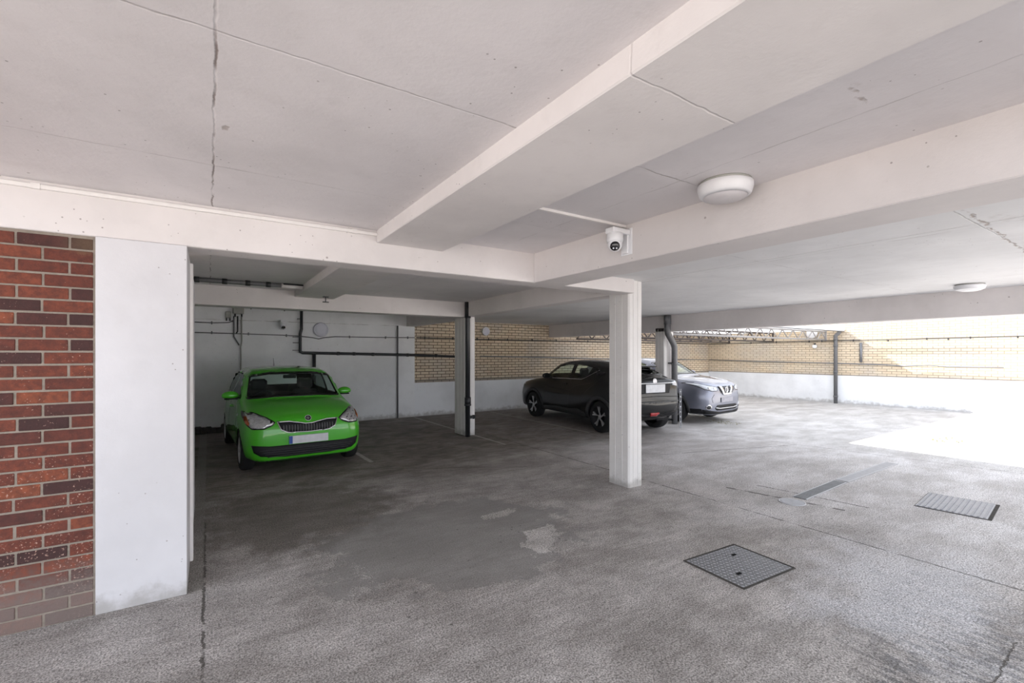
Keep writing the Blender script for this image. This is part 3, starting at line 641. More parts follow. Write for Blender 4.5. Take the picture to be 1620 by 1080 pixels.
# rubble kerb at the foot of the white wall
bm = bmesh.new(); random.seed(9)
for i in range(16):
    x = -.6 + i * .09; add_box(bm, (x, YB - .16 + random.uniform(-.03, .03), 0), (x + .12, YB - .002, .12 + random.uniform(-.03, .05)), .02)
tag(obj('rubble_kerb', bm, M['rubble']), 'dark heap of broken concrete along the foot of the white wall, left of the green car', 'rubble')
# weeds and litter
def scatter(cx, cy, rx, ry, n, label, mat, s=.022):
    random.seed(n); bm = bmesh.new()
    for i in range(n):
        a, r = random.uniform(0, 2 * PI), math.sqrt(random.random()); x, y = cx + rx * r * math.cos(a), cy + ry * r * math.sin(a); h = random.uniform(.3, 1) * s
        an = random.uniform(0, PI); dx, dy = math.cos(an) * s * .5, math.sin(an) * s * .5
        v = [bm.verts.new((x - dx, y - dy, 0)), bm.verts.new((x + dx, y + dy, .001)), bm.verts.new((x + dy * .6, y - dx * .6, h))]; bm.faces.new(v)
    tag(obj('weeds', bm, mat), label, 'weeds', kind='stuff')
c0 = onZ(1145, 668); scatter(c0.x, c0.y, .3, .4, 120, 'dry weeds and moss on the concrete before the silver car', M['weed'])
c0 = onZ(1500, 697); scatter(c0.x, c0.y, .35, .25, 60, 'small dry weeds in the sunlit patch of ground', M['weed'], .04)
# ================================================================ cars
def car_paint(name, col, metal=.0, rough=.3, coat=1.0, spec=.4):
    m, nt, b = new_mat(name); co = coords(nt)
    n = noise(nt, co, 2.2, 4); d = noise(nt, co, 60, 3)
    c = mixc(nt, math_(nt, 'MULTIPLY', n, .12), col, tuple(min(1, x * 1.25 + .01) for x in col))
    lk(nt, c, b.inputs['Base Color']); b.inputs['Metallic'].default_value = metal
    lk(nt, math_(nt, 'ADD', math_(nt, 'MULTIPLY', d, .1), rough), b.inputs['Roughness'])
    b.inputs['Coat Weight'].default_value = coat; b.inputs['Coat Roughness'].default_value = .03; b.inputs['Specular IOR Level'].default_value = spec
    g = nt.nodes.new('ShaderNodeNewGeometry'); di = nt.nodes.new('ShaderNodeBsdfDiffuse'); di.inputs[0].default_value = (.03, .03, .032, 1)
    ms = nt.nodes.new('ShaderNodeMixShader'); lk(nt, g.outputs['Backfacing'], ms.inputs[0]); lk(nt, b.outputs[0], ms.inputs[1]); lk(nt, di.outputs[0], ms.inputs[2])
    lk(nt, ms.outputs[0], nt.nodes['Material Output'].inputs[0]); return m
def glass_mat(name, tint):
    m = bpy.data.materials.new(name); m.use_nodes = True; nt = m.node_tree; nt.nodes.clear()
    o = nt.nodes.new('ShaderNodeOutputMaterial'); t = nt.nodes.new('ShaderNodeBsdfTransparent'); t.inputs[0].default_value = (*tint, 1)
    g = nt.nodes.new('ShaderNodeBsdfGlossy'); g.inputs[0].default_value = (.9, .95, .93, 1); g.inputs['Roughness'].default_value = .03
    f = nt.nodes.new('ShaderNodeLayerWeight'); f.inputs[0].default_value = .5
    mx_ = nt.nodes.new('ShaderNodeMixShader'); lk(nt, math_(nt, 'ADD', .05, math_(nt, 'MULTIPLY', math_(nt, 'POWER', f.outputs['Facing'], 4.0), .7)), mx_.inputs[0]); lk(nt, t.outputs[0], mx_.inputs[1]); lk(nt, g.outputs[0], mx_.inputs[2]); lk(nt, mx_.outputs[0], o.inputs[0]); return m
M['green'] = car_paint('green_paint', (.055, .42, .012), rough=.35)
M['blackp'] = car_paint('black_paint', (.005, .0055, .006), rough=.4, spec=.08, coat=.75)
M['silverp'] = car_paint('silver_blue_paint', (.20, .21, .26), metal=.7, rough=.32)
M['glass'] = glass_mat('window_glass', (.84, .94, .90)); M['glass_dark'] = glass_mat('tinted_glass', (.35, .42, .40))
M['frit'] = plain('black_glass_border', (.008, .008, .009), .12)
M['trim'] = plain('black_trim', (.013, .013, .015), .55, spec=.25)
M['cladding'] = plain('grey_cladding', (.035, .036, .038), .6, spec=.4)
M['chrome'] = plain('chrome', (.80, .80, .82), .12, metal=1.0, var=.02)
M['alloy'] = plain('alloy', (.62, .62, .64), .28, metal=.8, var=.05)
M['rubber'] = plain('tyre_rubber', (.016, .016, .017), .75, spec=.3, var=.2)
M['lamp'] = plain('headlamp_reflector', (.62, .62, .64), .18, metal=.6, var=.55, nscale=34)
M['lampclear'] = plain('clear_lamp', (.50, .52, .56), .1, var=.1, nscale=30, coat=1)
M['red'] = plain('red_lamp', (.45, .015, .02), .15, var=.2, coat=1)
M['amber'] = plain('amber_lamp', (.35, .08, .02), .2, coat=1)
M['plate_w'] = plain('number_plate_white', (.62, .63, .66), .4, var=.22, nscale=14)
M['plate_s'] = plain('blurred_silver_plate', (.30, .30, .34), .4, metal=.3, var=.3, nscale=10)
M['blue'] = plain('plate_blue', (.01, .06, .30), .4)
M['seat'] = plain('dark_upholstery', (.015, .015, .017), .9)
M['seam'] = plain('panel_gap', (.004, .004, .004), .8)

def pchip(keys):
    x = np.array([k[0] for k in keys], float); y = np.array([k[1] for k in keys], float); h = np.diff(x); d = np.diff(y) / h
    m = np.zeros(len(x)); m[0] = d[0]; m[-1] = d[-1]
    for i in range(1, len(x) - 1):
        if d[i - 1] * d[i] > 0: w1, w2 = 2 * h[i] + h[i - 1], h[i] + 2 * h[i - 1]; m[i] = (w1 + w2) / (w1 / d[i - 1] + w2 / d[i])
    def f(t):
        t = min(max(t, x[0]), x[-1]); i = min(max(int(np.searchsorted(x, t)) - 1, 0), len(h) - 1); s = (t - x[i]) / h[i]
        return (2*s**3-3*s**2+1)*y[i] + (s**3-2*s**2+s)*h[i]*m[i] + (-2*s**3+3*s**2)*y[i+1] + (s**3-s**2)*h[i]*m[i+1]
    return f
def in_poly(p, poly):
    c = False; x, y = p; j = len(poly) - 1
    for i in range(len(poly)):
        xi, yi = poly[i]; xj, yj = poly[j]
        if (yi > y) != (yj > y) and x < (xj - xi) * (y - yi) / (yj - yi) + xi: c = not c
        j = i
    return c
def near_poly(p, poly):
    best = None
    for i in range(len(poly)):
        a, b = poly[i - 1], poly[i]; dx, dy = b[0] - a[0], b[1] - a[1]; L = dx * dx + dy * dy or 1e-9
        t = max(0, min(1, ((p[0] - a[0]) * dx + (p[1] - a[1]) * dy) / L)); q = (a[0] + t * dx, a[1] + t * dy); d = (q[0] - p[0]) ** 2 + (q[1] - p[1]) ** 2
        if best is None or d < best[0]: best = (d, q)
    return best[1], math.sqrt(best[0])
def circle(cx, cy, r, n=40): return [(cx + r * math.cos(2 * PI * i / n), cy + r * math.sin(2 * PI * i / n)) for i in range(n)]
def round_poly(poly, r=.03, n=4):
    out = []
    for i in range(len(poly)):
        p0, p, p1 = Vector(poly[i - 1]), Vector(poly[i]), Vector(poly[(i + 1) % len(poly)])
        a = (p0 - p); b = (p1 - p); ra = min(r, a.length * .45, b.length * .45); A = p + a.normalized() * ra; B = p + b.normalized() * ra
        for k in range(n + 1): t = k / n; q = A * (1 - t) ** 2 + p * 2 * t * (1 - t) + B * t * t; out.append((q.x, q.y))
    return out
def inset(poly, d):
    n = len(poly); A = sum(poly[i - 1][0] * poly[i][1] - poly[i][0] * poly[i - 1][1] for i in range(n)); s = 1 if A > 0 else -1; out = []
    for i in range(n):
        a, p, b = Vector(poly[i - 1]), Vector(poly[i]), Vector(poly[(i + 1) % n]); e1 = (p - a).normalized(); e2 = (b - p).normalized()
        n1 = Vector((-e1.y, e1.x)) * s; n2 = Vector((-e2.y, e2.x)) * s; m_ = (n1 + n2); m_ = m_.normalized() if m_.length > 1e-6 else n1; k = d / max(.4, m_.dot(n1)); q = p + m_ * k; out.append((q.x, q.y))
    return out
def stroke(line, w_, closed=False):
    L, R = [], []; n = len(line)
    for i in range(n):
        a = Vector(line[max(i - 1, 0)]); b = Vector(line[min(i + 1, n - 1)]); t = (b - a).normalized(); q = Vector((-t.y, t.x)) * w_ / 2; p = Vector(line[i]); L.append(tuple(p + q)); R.append(tuple(p - q))
    return L + R[::-1]

class Car:
    def __init__(s, name, K, L, wheels, wr, arch, loc, rz, scale, label, nx=150, ridge=None):
        s.root = empty(name, loc, rz); s.root.scale = scale; tag(s.root, label, 'car'); s.L = L; s.wheels = wheels; s.wr = wr; s.arch = arch
        f = {k: pchip(v) for k, v in K.items()}
        xs = sorted(set([0, .006, .015, .03, .045, .06, .08, .10] + [.12 + i * (L - .24) / nx for i in range(nx + 1)] + [L - a for a in (.10, .08, .06, .045, .03, .015, .006, 0)]))
        NS = 6; secs = []
        for x in xs:
            g = {k: f[k](x) for k in f}
            c = [(0, g['zb']), (g['w1'], g['zb']), (g['w2'], g['z2']), (g['w3'], g['z3']), (g['w4'], g['z4']), (g['w5'], g['z5']), (g['w5'] * .55, g['z5'] + (g['zt'] - g['z5']) * .74), (0, g['zt'])]
            P = []
            for i in range(7):
                for k in range(NS): t = k / NS; P.append([c[i][0] * (1 - t) + c[i + 1][0] * t, c[i][1] * (1 - t) + c[i + 1][1] * t])
            P.append(list(c[-1])); P = np.array(P)
            for _ in range(5):
                Q = P.copy(); Q[1:-1] = (P[:-2] + 2 * P[1:-1] + P[2:]) / 4; Q[0, 1] = (P[0, 1] + P[1, 1]) / 2; Q[-1, 1] = (P[-1, 1] + P[-2, 1]) / 2; P = Q
            if ridge:
                for p in P[-14:]: p[1] += ridge(x, p[0])
            secs.append(P)
        bm = bmesh.new(); rings = []; m = len(secs[0])
        for x, P in zip(xs, secs):
            r = [bm.verts.new((x, p[0], p[1])) for p in P]; l = [r[0]] + [bm.verts.new((x, -p[0], p[1])) for p in P[1:-1]] + [r[-1]]; rings.append((r, l))
        for (r, l), (r2, l2) in zip(rings, rings[1:]):
            for i in range(m - 1):
                bm.faces.new((r[i], r2[i], r2[i + 1], r[i + 1])); bm.faces.new((l[i + 1], l2[i + 1], l2[i], l[i]))
        for idx, flip in ((0, False), (-1, True)):
            r, l = rings[idx]
            for i in range(m - 1):
                vs = [r[i], r[i + 1], l[i + 1], l[i]]; vs = [v for k, v in enumerate(vs) if v not in vs[:k]]
                if len(vs) > 2: bm.faces.new(vs if not flip else vs[::-1])
        bmesh.ops.recalc_face_normals(bm, faces=bm.faces[:]); bm.normal_update(); s.bm = bm; s.bvh = BVHTree.FromBMesh(bm.copy()); s.cuts = []
    def hit(s, p, axis):
        a, b = p
        o, d = {'f': ((-2, a, b), (1, 0, 0)), 'r': ((s.L + 2, a, b), (-1, 0, 0)), 'y': ((a, 3, b), (0, -1, 0)), '-y': ((a, -3, b), (0, 1, 0)), 't': ((a, b, 4), (0, 0, -1))}[axis]
        loc, n, i, dd = s.bvh.ray_cast(Vector(o), Vector(d))
        if loc is None:
            g = Vector(o) + Vector(d) * {'f': 2.2, 'r': 2.2, 'y': 2.3, '-y': 2.3, 't': 3}[axis]; loc, n, i, dd = s.bvh.find_nearest(g)
        if n.dot(Vector(d)) > 0: n = -n
        return loc, n
    def patch(s, name, poly, axis, mat, off=.004, thick=.01, step=.035, holes=(), parent=None, label=None, lift=None):
        pts = []
        loops = [poly] + list(holes); edges = []
        for lp in loops:
            st = len(pts); 
            for i in range(len(lp)):
                a, b = Vector(lp[i]), Vector(lp[(i + 1) % len(lp)]); k = max(1, int((b - a).length / step))
                for j in range(k): pts.append(a.lerp(b, j / k))
            n = len(pts); edges += [(i, i + 1 if i + 1 < n else st) for i in range(st, n)]
        x0, x1 = min(p[0] for p in poly), max(p[0] for p in poly); y0, y1 = min(p[1] for p in poly), max(p[1] for p in poly)
        i = x0 + step / 2
        while i < x1:
            j = y0 + step / 2
            while j < y1:
                if in_poly((i, j), poly) and near_poly((i, j), poly)[1] > step * .35 and not any(in_poly((i, j), h) or near_poly((i, j), h)[1] < step * .35 for h in holes): pts.append(Vector((i, j)))
                j += step
            i += step
        vo, eo, fo, *_ = geometry.delaunay_2d_cdt(pts, edges, [], 0, 1e-5)
        bm = bmesh.new(); top = []; nr = []
        for p in vo:
            l, n = s.hit((p[0], p[1]), axis); k = off + (lift(p[0], p[1]) if lift else 0); top.append(bm.verts.new(l + n * k)); nr.append(n)
        used = {}
        for f in fo:
            c = (sum(vo[i][0] for i in f) / 3, sum(vo[i][1] for i in f) / 3)
            if not in_poly(c, poly) or any(in_poly(c, h) for h in holes): continue
            try: fc = bm.faces.new([top[i] for i in f])
            except ValueError: continue
            fc.smooth = True
        for v in [v for v in top if not v.link_faces]: bm.verts.remove(v)
        idx = {v: n for v, n in zip(top, nr) if v.is_valid}
        view = {'f': Vector((-1, 0, 0)), 'r': Vector((1, 0, 0)), 'y': Vector((0, 1, 0)), '-y': Vector((0, -1, 0)), 't': Vector((0, 0, 1))}[axis]
        bm.normal_update()
        for f in bm.faces:
            if f.normal.dot(view) < 0: f.normal_flip()
        if thick:
            be = [e for e in bm.edges if len(e.link_faces) == 1]; low = {}
            for e in be:
                for v in e.verts:
                    if v not in low: low[v] = bm.verts.new(v.co - idx[v] * thick)
            for e in be:
                l = e.link_loops[0]; a, b = l.vert, l.link_loop_next.vert; bm.faces.new((b, a, low[a], low[b]))
        o = obj(name, bm, mat, parent or s.root)
        if label: o['label'] = label
        return o
    def sides(s, *a, **k):
        name, poly, mat = a
        return [s.patch(name, poly, ax, mat, **k) for ax in ('y', '-y')]
    def cut(s, poly, axis, cond=lambda v: True, circ=None):
        bm = s.bm; ins = {}
        for v in bm.verts:
            c = v.co; p = (c.x, c.z) if axis in ('y', '-y') else ((c.y, c.z) if axis in ('f', 'r') else (c.x, c.y))
            if axis == 'y' and c.y < .3 or axis == '-y' and c.y > -.3: continue
            if cond(v) and in_poly(p, poly): ins[v] = p
        dead = [f for f in bm.faces if all(v in ins for v in f.verts)]
        bmesh.ops.delete(bm, geom=dead, context='FACES')
        for v, p in ins.items():
            if v.is_valid and v.link_faces:
                q, _ = near_poly(p, poly)
                if circ and q[1] < v.co.z:
                    cx_, cz_, r_ = circ; v.co.x = cx_ + math.copysign(math.sqrt(max(0, r_ * r_ - (v.co.z - cz_) ** 2)), v.co.x - cx_)
                elif axis in ('y', '-y'): v.co.x, v.co.z = q
                elif axis in ('f', 'r'): v.co.y, v.co.z = q
        for v in [v for v in ins if v.is_valid and not v.link_faces]: bm.verts.remove(v)
    def window(s, name, poly, axis, glass, frit=.03, cond=lambda v: True):
        poly = round_poly(poly, .04); s.cut(inset(poly, .012), axis, cond)
        g = s.patch(name, inset(poly, .006), axis, glass, off=-.001, thick=0)
        s.patch('glass_border', poly, axis, M['frit'], off=.0025, thick=.006, holes=[inset(poly, frit)], parent=g)
        return g
    def finish(s, mat):
        for xw in s.wheels:
            for ax in ('y', '-y'): s.cut(circle(xw, s.wr * .97, s.arch, 48), ax, lambda v: abs(v.co.y) > .42, (xw, s.wr * .97, s.arch))
        o = obj('body', s.bm, mat, s.root, True)
        for xw in s.wheels:                              # wheel wells
            for sg in (1, -1):
                bm = bmesh.new(); N_ = 22; a0 = []
                for i in range(N_ + 1):
                    a = -.25 + (PI + .5) * i / N_; x, z = xw + (s.arch + .004) * math.cos(a), s.wr * .97 + (s.arch + .004) * math.sin(a); z = max(z, .18)
                    yb = abs(s.hit((x, z), 'y')[0].y) - .012
                    a0.append((bm.verts.new((x, sg * .42, z)), bm.verts.new((x, sg * yb, z))))
                for p, q in zip(a0, a0[1:]): bm.faces.new((p[0], p[1], q[1], q[0]))
                bm.faces.new([p[0] for p in a0])
                obj('wheel_well', bm, M['trim'], s.root)
        return o
    def wheel(s, xw, sg, half, w_, style, R_rim):
        R = s.wr; t = empty('wheel', (xw, sg * half, R)); t.parent = s.root; Mx = facing((0, sg, 0))
        lathe('tyre', [(R_rim, -w_), (R_rim + .01, -w_ - .004), (R - .03, -w_ - .002), (R - .006, -w_ + .02), (R, -w_ + .05), (R, -.045), (R - .006, -.018), (R - .03, .001), (R_rim + .015, .006), (R_rim, .0), (R_rim - .01, -.01), (R_rim - .01, -w_)], M['rubber'], t, 56, Mx)
        lathe('rim_barrel', [(R_rim, -.002), (R_rim - .010, .002), (R_rim - .016, -.012), (R_rim - .022, -.07), (0, -.075)], M['alloy' if style != 'chr' else 'trim'], t, 48, Mx)
        bm = bmesh.new()
        def spoke(a0, a1, r0, r1, w0, w1, z0, z1):
            p0 = Vector((r0 * math.cos(a0), r0 * math.sin(a0))); p1 = Vector((r1 * math.cos(a1), r1 * math.sin(a1))); d = (p1 - p0).normalized(); q = Vector((-d.y, d.x))
            vs = []
            for p, ww, z in ((p0, w0, z0), (p1, w1, z1)):
                for sg2 in (-1, 1):
                    c = p + q * ww * sg2 / 2; vs.append((bm.verts.new((c.x, c.y, z)), bm.verts.new((c.x, c.y, z - .03))))
            a, b, c, d_ = vs[0], vs[1], vs[3], vs[2]
            bm.faces.new((a[0], d_[0], c[0], b[0])); 
            for u_, v_ in ((a, b), (b, c), (c, d_), (d_, a)): bm.faces.new((u_[0], v_[0], v_[1], u_[1]))
        if style == 'chr':
            for k in range(5):
                a = 2 * PI * k / 5 + .3
                spoke(a - .5, a + .22, .035, R_rim - .004, .014, .030, -.012, -.004); spoke(a + .12, a - .06, R_rim * .38, R_rim - .004, .010, .028, -.010, -.004)
        elif style == 'twin':
            for k in range(5):
                a = 2 * PI * k / 5 + .3
                for dd in (-.13, .13): spoke(a + dd * .4, a + dd * 1.3, .04, R_rim - .004, .03, .036, -.014, -.006)
        else:
            for k in range(6): a = 2 * PI * k / 6 + .2; spoke(a, a, .03, R_rim - .004, .07, .055, -.014, -.006)
        bmesh.ops.recalc_face_normals(bm, faces=bm.faces[:]); bmesh.ops.transform(bm, matrix=Mx, verts=bm.verts[:]); obj('spokes', bm, M['alloy'], t)
        lathe('hub_cap', [(0, -.002), (.020, -.004), (.036, -.012), (.04, -.04), (0, -.04)], M['alloy'], t, 20, Mx)
        return t
    def mirror(s, x, y, z, sg, mat, sc=1.0, fdir=-1):
        bm = bmesh.new(); bmesh.ops.create_uvsphere(bm, u_segments=20, v_segments=12, radius=1)
        for v in bm.verts: 
            v.co = Vector((v.co.x * .07, v.co.y * .115, v.co.z * .068)) * sc
            if v.co.x > .035 * sc: v.co.x = .035 * sc
            if v.co.z < -.03 * sc: v.co.z = -.03 * sc - (v.co.z + .03 * sc) * -.4
        for f in bm.faces: f.smooth = True
        bmesh.ops.translate(bm, verts=bm.verts[:], vec=(x, sg * (y + .12 * sc), z)); m_ = obj('door_mirror', bm, mat, s.root)
        bm = bmesh.new(); add_box(bm, (x - .035, min(sg * (y - .03), sg * (y + .06)), z - .065 * sc), (x + .03, max(sg * (y - .03), sg * (y + .06)), z - .025 * sc), .01)
        add_box(bm, (x - .04 * sc, min(sg * (y + .05), sg * (y + .2 * sc)), z - .062 * sc), (x + .03, max(sg * (y + .05), sg * (y + .2 * sc)), z - .04 * sc), .008)
        obj('mirror_base', bm, M['trim'], m_); return m_
    def cabin(s, x0, x1, hw, belt, seat_x, rear_x, roof, wheel_side=1):
        bm = bmesh.new(); add_box(bm, (x0, -hw, .24), (x1, hw, .27)); add_box(bm, (x0, hw, .24), (x1, hw + .01, belt)); add_box(bm, (x0, -hw - .01, .24), (x1, -hw, belt)); obj('cabin_trim', bm, M['seat'], s.root)
        bm = bmesh.new(); add_box(bm, (x0 - .05, -hw, .5), (x0 + .32, hw, belt - .03), .05); add_box(bm, (x0 + .1, wheel_side * .37 - .2, belt - .08), (x0 + .3, wheel_side * .37 + .2, belt + .03), .04); obj('dashboard', bm, M['seat'], s.root)
        for sg in (1, -1):
            bm = bmesh.new(); y = sg * .37; add_box(bm, (seat_x - .45, y - .24, .35), (seat_x + .1, y + .24, .55), .06)
            v0 = len(bm.verts); add_box(bm, (seat_x, y - .24, .5), (seat_x + .14, y + .24, roof - .36), .06); add_box(bm, (seat_x + .06, y - .13, roof - .36), (seat_x + .16, y + .13, roof - .16), .04); st_ = obj('front_seat', bm, M['seat'], s.root)
        bm = bmesh.new(); add_box(bm, (rear_x - .45, -hw + .08, .35), (rear_x, hw - .08, .55), .06); add_box(bm, (rear_x, -hw + .08, .5), (rear_x + .14, hw - .08, belt + .02), .05)
        for y in (-.36, .36): add_box(bm, (rear_x + .05, y - .12, belt + .02), (rear_x + .13, y + .12, belt + .15), .03)
        obj('rear_seat', bm, M['seat'], s.root)
        bm = bmesh.new(); R = .185; pts = [(0, R * math.cos(a), R * math.sin(a)) for a in [2 * PI * i / 28 for i in range(29)]]; add_tube(bm, pts, .016, 8, False); add_tube(bm, [(0, -R, 0), (0, R, 0)], .02, 6); add_tube(bm, [(0, 0, -R), (0, 0, 0)], .02, 6)
        bmesh.ops.transform(bm, matrix=Matrix.Translation((x0 + .44, wheel_side * .37, belt - .03)) @ Matrix.Rotation(math.radians(-22), 4, 'Y'), verts=bm.verts[:]); obj('steering_wheel', bm, M['seat'], s.root)
    def plate(s, axis, cz, w_, h_, band=0, label=None, mat='plate_w'):
        l, n = s.hit((0, cz), axis); nx_ = -1 if axis == 'f' else 1; x = l.x + nx_ * .008
        o = box('number_plate', (min(x, x + nx_ * .012), -w_ / 2, cz - h_ / 2), (max(x, x + nx_ * .012), w_ / 2, cz + h_ / 2), M[mat], s.root, .002)
        if label: o['label'] = label
        if band: xx = x + nx_ * .0125; yy = band * w_ / 2; o2 = box('plate_band', (min(xx, xx + nx_ * .001), min(yy, yy - band * .045), cz - h_ / 2 + .003), (max(xx, xx + nx_ * .001), max(yy, yy - band * .045), cz + h_ / 2 - .003), M['blue'], o)
        return o
    def badge(s, axis, cz, R, style):
        l, n = s.hit((0, cz), axis); Mx = facing((n + Vector((-1 if axis == 'f' else 1, 0, 0)) * .6).normalized(), l)
        o = lathe('badge', [(R, -.006), (R, .008), (R * .96, .011), (R * .84, .011), (R * .82, .006), (0, .006)], M['chrome'], s.root, 32, Mx)
        bm = bmesh.new()
        if style == 'arrow':
            lathe('badge_field', [(R * .82, .0065), (0, .0068)], M['trim'], o, 28, Mx)
            for k in (-1, 0, 1): add_box(bm, (-R * .55, k * R * .2 - R * .05, .007), (R * .45 - abs(k) * .1 * R, k * R * .2 + R * .05, .011))
            add_box(bm, (-R * .1, -R * .6, .007), (R * .05, R * .6, .011))
        elif style == 'ring': add_box(bm, (-R * .16, -R * 1.35, .008), (R * .16, R * 1.35, .016), .002); lathe('badge_field', [(R * .82, .0065), (0, .0068)], M['trim'], o, 28, Mx)
        else:
            pts = [(R * .38 * math.cos(a), R * .62 * math.sin(a), .009) for a in [2 * PI * i / 20 for i in range(21)]]; add_tube(bm, pts, R * .07, 6, False)
            pts = [(R * .25 + R * .28 * math.cos(a), R * .85 * math.sin(a), .009) for a in [2 * PI * i / 20 for i in range(21)]]; add_tube(bm, pts, R * .07, 6, False); lathe('badge_field', [(R * .82, .0065), (0, .0068)], M['alloy'], o, 28, Mx)
        bmesh.ops.transform(bm, matrix=Mx, verts=bm.verts[:]); obj('emblem', bm, M['chrome'], o); return o
    def handle(s, x, z, w_=.2, mat=None):
        for sg, ax in ((1, 'y'), (-1, '-y')):
            l, n = s.hit((x, z), ax); bm = bmesh.new(); add_box(bm, (x - w_ / 2, min(l.y, l.y + sg * .03), z - .017), (x + w_ / 2, max(l.y, l.y + sg * .03), z + .017), .008); obj('door_handle', bm, mat, s.root)
    def seams(s, lines, w_=.008):
        for ln in lines:
            for ax in ('y', '-y'): s.patch('panel_seam', stroke(ln, w_), ax, M['seam'], off=.0015, thick=.002, step=.06)
def mirror_poly(p): return [(-a, b) for a, b in p][::-1]

# ---------------------------------------------------------------- green city car
K = {
 'zb': [(0, .30), (.02, .21), (.06, .175), (.15, .165), (3.3, .17), (3.45, .20), (3.52, .26), (3.56, .36)],
 'w1': [(0, .30), (.02, .48), (.06, .57), (.15, .64), (.4, .69), (3.1, .69), (3.4, .64), (3.52, .55), (3.56, .42)],
 'z2': [(0, .36), (.02, .28), (.06, .26), (.2, .26), (3.3, .27), (3.56, .42)],
 'w2': [(0, .40), (.02, .575), (.05, .655), (.12, .725), (.25, .775), (.45, .80), (3.0, .80), (3.3, .775), (3.48, .69), (3.56, .50)],
 'z3': [(0, .46), (.03, .50), (.12, .54), (.4, .56), (3.3, .60), (3.56, .60)],
 'w3': [(0, .44), (.02, .605), (.05, .68), (.12, .75), (.25, .795), (.45, .815), (1.5, .822), (2.6, .822), (3.1, .81), (3.35, .78), (3.5, .70), (3.56, .54)],
 'z4': [(0, .56), (.02, .62), (.06, .675), (.12, .72), (.25, .79), (.5, .86), (.9, .92), (1.4, .945), (2.2, .965), (3.0, 1.0), (3.3, 1.0), (3.48, .93), (3.56, .76)],
 'w4': [(0, .40), (.02, .56), (.06, .65), (.12, .69), (.25, .735), (.5, .755), (1.0, .77), (2.0, .775), (2.8, .765), (3.2, .73), (3.45, .68), (3.56, .52)],
 'z5': [(0, .60), (.02, .665), (.06, .72), (.12, .765), (.25, .825), (.5, .90), (.85, .965), (.97, .99), (1.42, 1.365), (1.7, 1.42), (2.4, 1.43), (3.0, 1.375), (3.2, 1.32), (3.45, 1.03), (3.53, .92), (3.56, .80)],
 'w5': [(0, .32), (.02, .45), (.06, .53), (.12, .57), (.25, .60), (.5, .64), (.85, .69), (.97, .705), (1.42, .635), (1.7, .62), (2.4, .615), (3.0, .59), (3.2, .57), (3.45, .61), (3.53, .58), (3.56, .45)],
 'zt': [(0, .63), (.02, .70), (.06, .755), (.12, .80), (.25, .86), (.45, .92), (.70, .975), (.80, 1.0), (.84, 1.035), (1.32, 1.395), (1.5, 1.445), (1.9, 1.475), (2.4, 1.475), (2.9, 1.43), (3.15, 1.375), (3.24, 1.32), (3.42, 1.08), (3.50, .98), (3.54, .90), (3.56, .82)]}
def ridge_g(x, y):
    if x > .8: return 0
    yc = .20 + .28 * x; t = max(0, min(1, (yc + .04 - abs(y)) / .08)); return .010 * (t * t * (3 - 2 * t)) * min(1, x / .1) * min(1, (.8 - x) / .15)
sx, sz = .965, .955
loc = Vector((1.13, 7.44, 0)); h = Vector((.047, -.9989, 0)); loc = loc + h * .585 * sx
green = Car('hatchback_car', K, 3.56, (.585, 2.995), .288, .325, loc, math.atan2(-h.y, -h.x), (sx, .97, sz), 'small bright green hatchback parked nose-out before the white back wall', ridge=ridge_g)
c = green
ws = [(-.685, .985), (-.3, 1.01), (.3, 1.01), (.685, .985), (.665, 1.08), (.605, 1.34), (.3, 1.385), (-.3, 1.385), (-.605, 1.34), (-.665, 1.08)]
c.window('windscreen', ws, 'f', M['glass'], .035, lambda v: v.co.x < 1.5)
rw_ = [(-.56, 1.02), (.56, 1.02), (.50, 1.27), (.3, 1.30), (-.3, 1.30), (-.50, 1.27)]
c.window('rear_window', rw_, 'r', M['glass'], .035, lambda v: v.co.x > 3.0)
f_ = [(1.07, .985), (1.46, 1.325), (1.70, 1.375), (2.00, 1.385), (2.00, .985)]; r_ = [(2.06, .99), (2.06, 1.385), (2.45, 1.38), (2.80, 1.315), (2.93, 1.16), (2.80, 1.03)]
for ax in ('y', '-y'):
    c.window('side_window', f_, ax, M['glass'], .022); c.window('side_window', r_, ax, M['glass_dark'], .022)
grille = [(-.39, .715), (-.25, .715), (-.11, .69), (-.05, .675), (.05, .675), (.11, .69), (.25, .715), (.39, .715), (.35, .62), (.26, .58), (0, .57), (-.26, .58), (-.35, .62)]
g = c.patch('grille', grille, 'f', M['trim'], off=.004, thick=.012)
c.patch('grille_surround', inset(grille, -.012), 'f', M['chrome'], off=.011, thick=.016, holes=[grille], parent=g, label='chrome grille surround')
for i in range(-10, 11):
    y = i * .036
    if abs(y) < .35: c.patch('grille_bar', [(y - .0045, .575 + .05 * max(0, abs(y) - .2) * 4), (y + .0045, .575 + .05 * max(0, abs(y) - .2) * 4), (y + .006, .672), (y - .006, .672)], 'f', M['pipe_mid'], off=.009, thick=.01, parent=g)
hl = [(.415, .72), (.46, .675), (.56, .635), (.70, .635), (.755, .69), (.775, .78), (.765, .855), (.66, .85), (.52, .79)]
for P in (hl, mirror_poly(hl)):
    P = round_poly(P, .02, 3); o = c.patch('headlight', P, 'f', M['frit'], off=.004, thick=.012); c.patch('lens', inset(P, .014), 'f', M['lamp'], off=.007, thick=.004, parent=o, lift=lambda a, b: .006 * math.sin(a * 90) * math.sin(b * 70))
    sg = 1 if P[0][0] > 0 else -1; q = [(sg * .725, .68), (sg * .752, .71), (sg * .762, .79), (sg * .735, .80), (sg * .715, .71)]; c.patch('indicator', q, 'f', M['amber'], off=.015, thick=.004, parent=o, label='amber indicator lens')
intake = [(-.71, .425), (-.5, .40), (.5, .40), (.71, .425), (.68, .32), (.60, .265), (.3, .235), (-.3, .235), (-.60, .265), (-.68, .32)]
